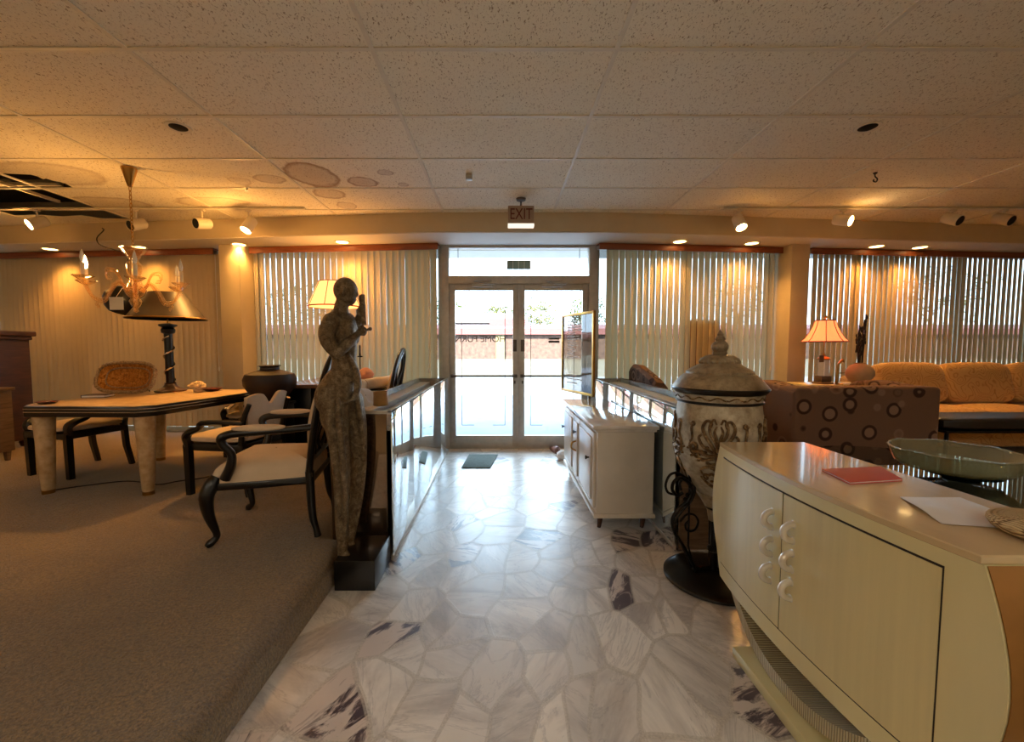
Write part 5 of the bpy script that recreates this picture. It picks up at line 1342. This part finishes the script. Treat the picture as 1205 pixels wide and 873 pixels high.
for x in (-hw + .1, hw - .1):
    for y in (-.34, .30): b = MB(); b.tube([(x, y, .08), (x, y, 0)], [.028, .02], 8); b.build('foot', M['walnut'], ls)
# curved-back chaise behind the right counter
chz = thing('curved_chaise', 'brown patterned chaise with a sloping curved back, behind the right counter', 'chaise', (1.90, 4.80, PH))
b = MB(); b.pillow(-.26, .34, -.42, .42, .14, .46, n=9, p=7, crown=.2); b.build('seat', M['circ'], chz)
bpts = [(735, 447, 5.12), (736, 434, 5.12), (742, 429, 5.08), (756, 429, 4.95), (775, 435, 4.75), (800, 444, 4.50), (812, 450, 4.40)]
top = smooth_path([Vector(at(*q)) - Vector((1.90, 4.80, PH)) for q in bpts[1:]], 5)
top = [Vector((-.30 + .05 * i / len(top), v.y, max(.55, v.z - .0))) for i, v in enumerate(top)]
b = MB(); rows = []
for v in top: rows.append([(v.x, v.y, .20), (v.x - .015, v.y, .5), (v.x - .03, v.y, v.z - .04), (v.x, v.y, v.z), (v.x + .08, v.y, v.z - .01), (v.x + .12, v.y, v.z - .06), (v.x + .11, v.y, .5), (v.x + .11, v.y, .20)])
b.surf(rows, closev=True)
for r_ in (rows[0], rows[-1]): b.bm.faces.new([b.bm.verts.new(v) for v in r_])
bmesh.ops.recalc_face_normals(b.bm, faces=b.bm.faces[:]); b.build('curved_back', M['circ'], chz)
for x in (-.2, .26):
    for y in (-.34, .34): b = MB(); b.tube([(x, y, .17), (x, y, 0)], [.03, .018], 8); b.build('foot', M['walnut'], chz)
# console table with lamp, vase and figurine
CT = .755
ct = thing('console_table', 'cream console table under the peach lamp by the right pier', 'console table', (3.72, 4.60, PH))
b = MB(); b.box(-.47, .52, -.19, .19, CT - .03, CT, .006); b.build('top', M['ivory'], ct); b = MB(); b.box(-.43, .48, -.16, .16, CT - .11, CT - .03, .003); b.build('apron', M['ivory'], ct)
for x in (-.41, .46):
    for y in (-.14, .14): b = MB(); b.tube([(x, y, CT - .1), (x, y, 0)], [.03, .018], 4, up=(1, 1, 0)); b.build('leg', M['ivory'], ct)
CTz = PH + CT + .0005; Yc = 4.58; kk = Yc / F
lp = at(968, 451, Yc)
pl_ = thing('peach_table_lamp', 'table lamp with bell-shaped peach shade and crystal body on the console', 'table lamp', (lp.x, Yc, CTz))
lz = lambda py: at(970, py, Yc).z - CTz
b = MB(); b.lathe([(0, 0), (.095, 0), (.10, .012), (.09, .02), (0, .02)], 28); b.box(-.055, .055, -.055, .055, .02, .085, .004); b.build('base', M['taupe'], pl_)
b = MB(); b.lathe([(0, .085), (.05, .085), (.058, .10), (.052, .16), (.058, .22), (.05, .262), (0, .262)], 12, flute=(6, .05)); b.build('crystal_body', M['crystal'], pl_)
b = MB(); b.lathe([(0, .262), (.06, .262), (.065, .275), (.05, .29), (.02, .30), (.012, .33), (0, .33)], 20); b.tube([(0, 0, .3), (0, 0, lz(374))], .006, 6); b.ell((0, 0, lz(373)), (.013, .013, .018)); b.build('brass_fitting', M['brass'], pl_)
sp = [(22.5 * kk, lz(402)), (18.5 * kk, lz(398)), (14.5 * kk, lz(391)), (11.5 * kk, lz(384)), (9.6 * kk, lz(377))]
b = MB(); b.lathe(sp + [(r_ - .004, z) for r_, z in sp[::-1]], 32); shd = b.build('lamp_shade', M['shade2'], pl_)
b = MB()
for (r_, z) in (sp[0], sp[-1]): b.tube([(r_ * math.cos(2 * PI * i / 32), r_ * math.sin(2 * PI * i / 32), z) for i in range(32)], .006, 6, closed=True)
for i in range(8): a = 2 * PI * i / 8 + .2; b.tube([(r_ * 1.01 * math.cos(a), r_ * 1.01 * math.sin(a), z) for r_, z in sp], .004, 5)
b.build('braid', M['trim_red'], shd)
b = MB(); b.box(-.10, -.05, -.07, -.066, lz(426), lz(418)); b.tube([(-.07, -.068, lz(418)), (-.03, -.02, .30)], .0015, 5); b.build('tag', M['taupe'], pl_)
light('peach_lamp_light', 'POINT', (lp.x, Yc, CTz + lz(393)), 5, (255, 182, 106), shadow_soft_size=.04)
vp = at(1011, 452, 4.50)
rv = thing('round_vase', 'round sandy vase holding tall dark reeds on the console', 'vase', (vp.x, 4.50, CTz))
b = MB(); b.lathe([(0, 0), (.05, 0), (.09, .03), (.127, .10), (.125, .145), (.09, .20), (.045, .222), (.05, .232), (.04, .232), (.035, .22), (0, .20)], 32); b.build('vase_body', M['terra'], rv)
rnd = random.Random(3)
rd = thing('dark_reeds', 'bunch of tall dark reeds standing in the round vase', 'dried reeds', (vp.x, 4.50, CTz + .205))
for k in range(9):
    a = rnd.uniform(0, 6.28); l = rnd.uniform(.22, .58); s = rnd.uniform(.02, .05)
    b = MB(); b.tube([(.02 * math.cos(a), .02 * math.sin(a), 0), (s * math.cos(a), s * math.sin(a), l)], [.005, .004], 6)
    for q in range(8): zz = l * (.45 + .07 * q); b.ell((s * .8 * math.cos(a) + rnd.uniform(-.012, .012), s * .8 * math.sin(a) + rnd.uniform(-.012, .012), zz), (.007, .007, .022), 6, 5)
    b.build('reed', M['reed'], rd)
gp_ = at(988, 452, 4.46); b = MB(); b.tube([(.03, 0, .006), (-.02, 0, .006), (-.035, 0, .03), (-.03, 0, .16), (-.02, 0, .22), (.02, 0, .26), (.035, 0, .24)], [.012, .016, .012, .011, .012, .016, .008], 8, k=5); b.tube([(-.03, 0, .12), (.05, 0, .13)], .006, 6); b.ell((0, 0, .006), (.05, .03, .006), 14, 6)
o = tag(b.build('curved_figurine', M['brass']), 'thin curved metal figurine between the peach lamp and the round vase', 'figurine'); o.location = (gp_.x, 4.46, CTz)
b = MB(); b.box(-.09, .09, -.05, .05, 0, .006, .001); o = tag(b.build('white_leaflet', M['paper']), 'white leaflet on the console right of the round vase', 'leaflet'); o.location = (4.10, 4.56, CTz)
# golden sofa
gs = thing('golden_sofa', 'golden damask sofa with three back cushions under the far right blind', 'sofa', (5.72, 4.98, PH))
b = MB(); b.box(-1.45, 1.45, -.55, .30, .08, .34, .03, seg=3); b.build('base', M['gold_sofa'], gs)
b = MB(); b.box(-1.42, 1.42, .10, .34, .2, .80, .06, seg=4); b.build('backrest', M['gold_sofa'], gs)
for s in (-1, 1):
    x0, x1 = sorted((s * 1.48, s * 1.20)); b = MB(); b.box(x0, x1, -.55, .30, .08, .64, .08, seg=4); b.build('arm', M['gold_sofa'], gs)
for k in range(3):
    x0 = -1.19 + k * .795; b = MB(); b.pillow(x0, x0 + .785, -.58, .12, .32, .50, n=8, p=6, crown=.25); b.build('seat_cushion', M['gold_sofa'], gs)
    b = MB(); b.pillow(x0 - .02, x0 + .805, -.11, .11, -.25, .25, n=8, p=5, crown=0, M=Matrix.Translation((0, .06, .72)) @ Matrix.Rotation(R(-14), 4, 'X')); b.build('back_cushion', M['gold_sofa'], gs)
for x in (-1.35, 1.35):
    for y in (-.48, .24): b = MB(); b.tube([(x, y, .09), (x, y, 0)], [.035, .025], 8); b.build('foot', M['walnut'], gs)
# bench
bn = thing('leather_bench', 'black leather bench on curved iron legs before the golden sofa', 'bench', (4.78, 3.90, PH))
b = MB(); b.pillow(-.80, .80, -.22, .22, .405, .525, n=9, p=8, crown=.15); b.build('cushion', M['leather'], bn)
b = MB(); b.box(-.79, .79, -.21, .21, .385, .408, .004); b.build('frame', M['blackm'], bn)
for s in (-1, 1):
    for y in (-.18, .18):
        b = MB(); b.tube([(s * .76, y, .395), (s * .70, y, .30), (s * .52, y, .14), (s * .50, y, .07), (s * .60, y, .0)] if s > 0 else [(s * .76, y, .395), (s * .765, y, .2), (s * .77, y, 0)], .016, 8, k=5); b.build('leg', M['blackm'], bn)
    b = MB(); b.tube([(s * .72, -.18, .28), (s * .72, .18, .28)], .010, 8); b.build('stretcher', M['blackm'], bn)
# glass side table, bowl and footed dish
GT = .47; gx, gy = 2.35, 2.22
gt = thing('glass_side_table', 'glass-topped side table behind the ivory sideboard', 'side table', (gx, gy, PH))
b = MB(); b.lathe([(0, GT - .014), (.655, GT - .014), (.66, GT - .007), (.655, GT), (0, GT)], 64); b.build('glass_top', M['tglass'], gt)
b = MB()
for k in range(4):
    a = R(45) + k * PI / 2; b.tube([(.5 * math.cos(a), .5 * math.sin(a), 0), (.42 * math.cos(a), .42 * math.sin(a), .2), (.5 * math.cos(a), .5 * math.sin(a), GT - .014)], .018, 8, k=5)
b.tube([(.43 * math.cos(2 * PI * i / 40), .43 * math.sin(2 * PI * i / 40), .2) for i in range(40)], .010, 6, closed=True)
b.build('iron_base', M['blackm'], gt)
Yb = 2.15; bc = at(1123, 532, Yb); bz = PH + GT + .0005
fd = thing('footed_dish', 'dark teal glass footed dish beneath the big bowl', 'dish', (bc.x + .02, Yb - .02, bz))
hb = at(1123, 552, Yb).z - bz
b = MB(); b.lathe([(0, 0), (.07, 0), (.072, .006), (.03, .02), (.022, hb * .5), (.03, hb - .03), (.15, hb - .016), (.155, hb - .006), (.12, hb - .004), (0, hb - .004)], 40); b.build('dish_body', M['teal'], fd)
bw = thing('glass_bowl', 'large shallow olive glass bowl behind the ivory sideboard', 'bowl', (bc.x, Yb, bz + hb))
b = MB(); hb2 = .095; rb = .26
b.lathe([(0, 0), (.17, 0), (.21, .008), (.235, .03), (rb, hb2), (rb + .004, hb2 + .006), (rb - .008, hb2 + .006), (.225, .04), (.20, .018), (0, .012)], 56); b.build('bowl_body', M['bowl'], bw)
b = MB(); b.tube([((rb - .001) * math.cos(2 * PI * i / 56), (rb - .001) * math.sin(2 * PI * i / 56), hb2 + .006 + .003 * math.sin(i * .9)) for i in range(56)], .006, 6, closed=True); b.build('bowl_rim', M['bowl'], bw)
# ================================================================ WORLD, SUN, CAMERA
w = bpy.data.worlds.new('sky'); scn.world = w; w.use_nodes = True
nt = w.node_tree; bg = nt.nodes['Background']
bg.inputs[0].default_value = (.60, .79, 1.0, 1); bg.inputs[1].default_value = 8.0
sd = Vector((.25, .74, -.62)).normalized()
sun = light('sun', 'SUN', (0, -10, 20), 26.0, (255, 240, 214), sd.to_track_quat('-Z', 'Y').to_euler(), angle=R(.6))
cam = bpy.data.cameras.new('camera'); co = bpy.data.objects.new('camera', cam); col.objects.link(co)
co.location = (0, 0, CZ); co.rotation_euler = (PI / 2 - TH, 0, 0)
cam.sensor_fit = 'HORIZONTAL'; cam.sensor_width = 36; cam.lens = F / 1205 * 36; cam.shift_x = (602.5 - CX) / 1205
cam.clip_start = .05; cam.clip_end = 500
scn.camera = co
vs = scn.view_settings
vs.view_transform = 'Standard'; vs.look = 'None'; vs.gamma = 1; vs.use_curve_mapping = False; vs.exposure = 0.6
scn.display_settings.display_device = 'sRGB'
cy = scn.cycles
cy.use_denoising = True
try: cy.denoiser = 'OPENIMAGEDENOISE'
except Exception: pass
cy.max_bounces = 10; cy.diffuse_bounces = 5; cy.glossy_bounces = 5; cy.transparent_max_bounces = 16; cy.transmission_bounces = 8
cy.sample_clamp_indirect = 4; cy.caustics_reflective = False; cy.caustics_refractive = False
cy.use_adaptive_sampling = False
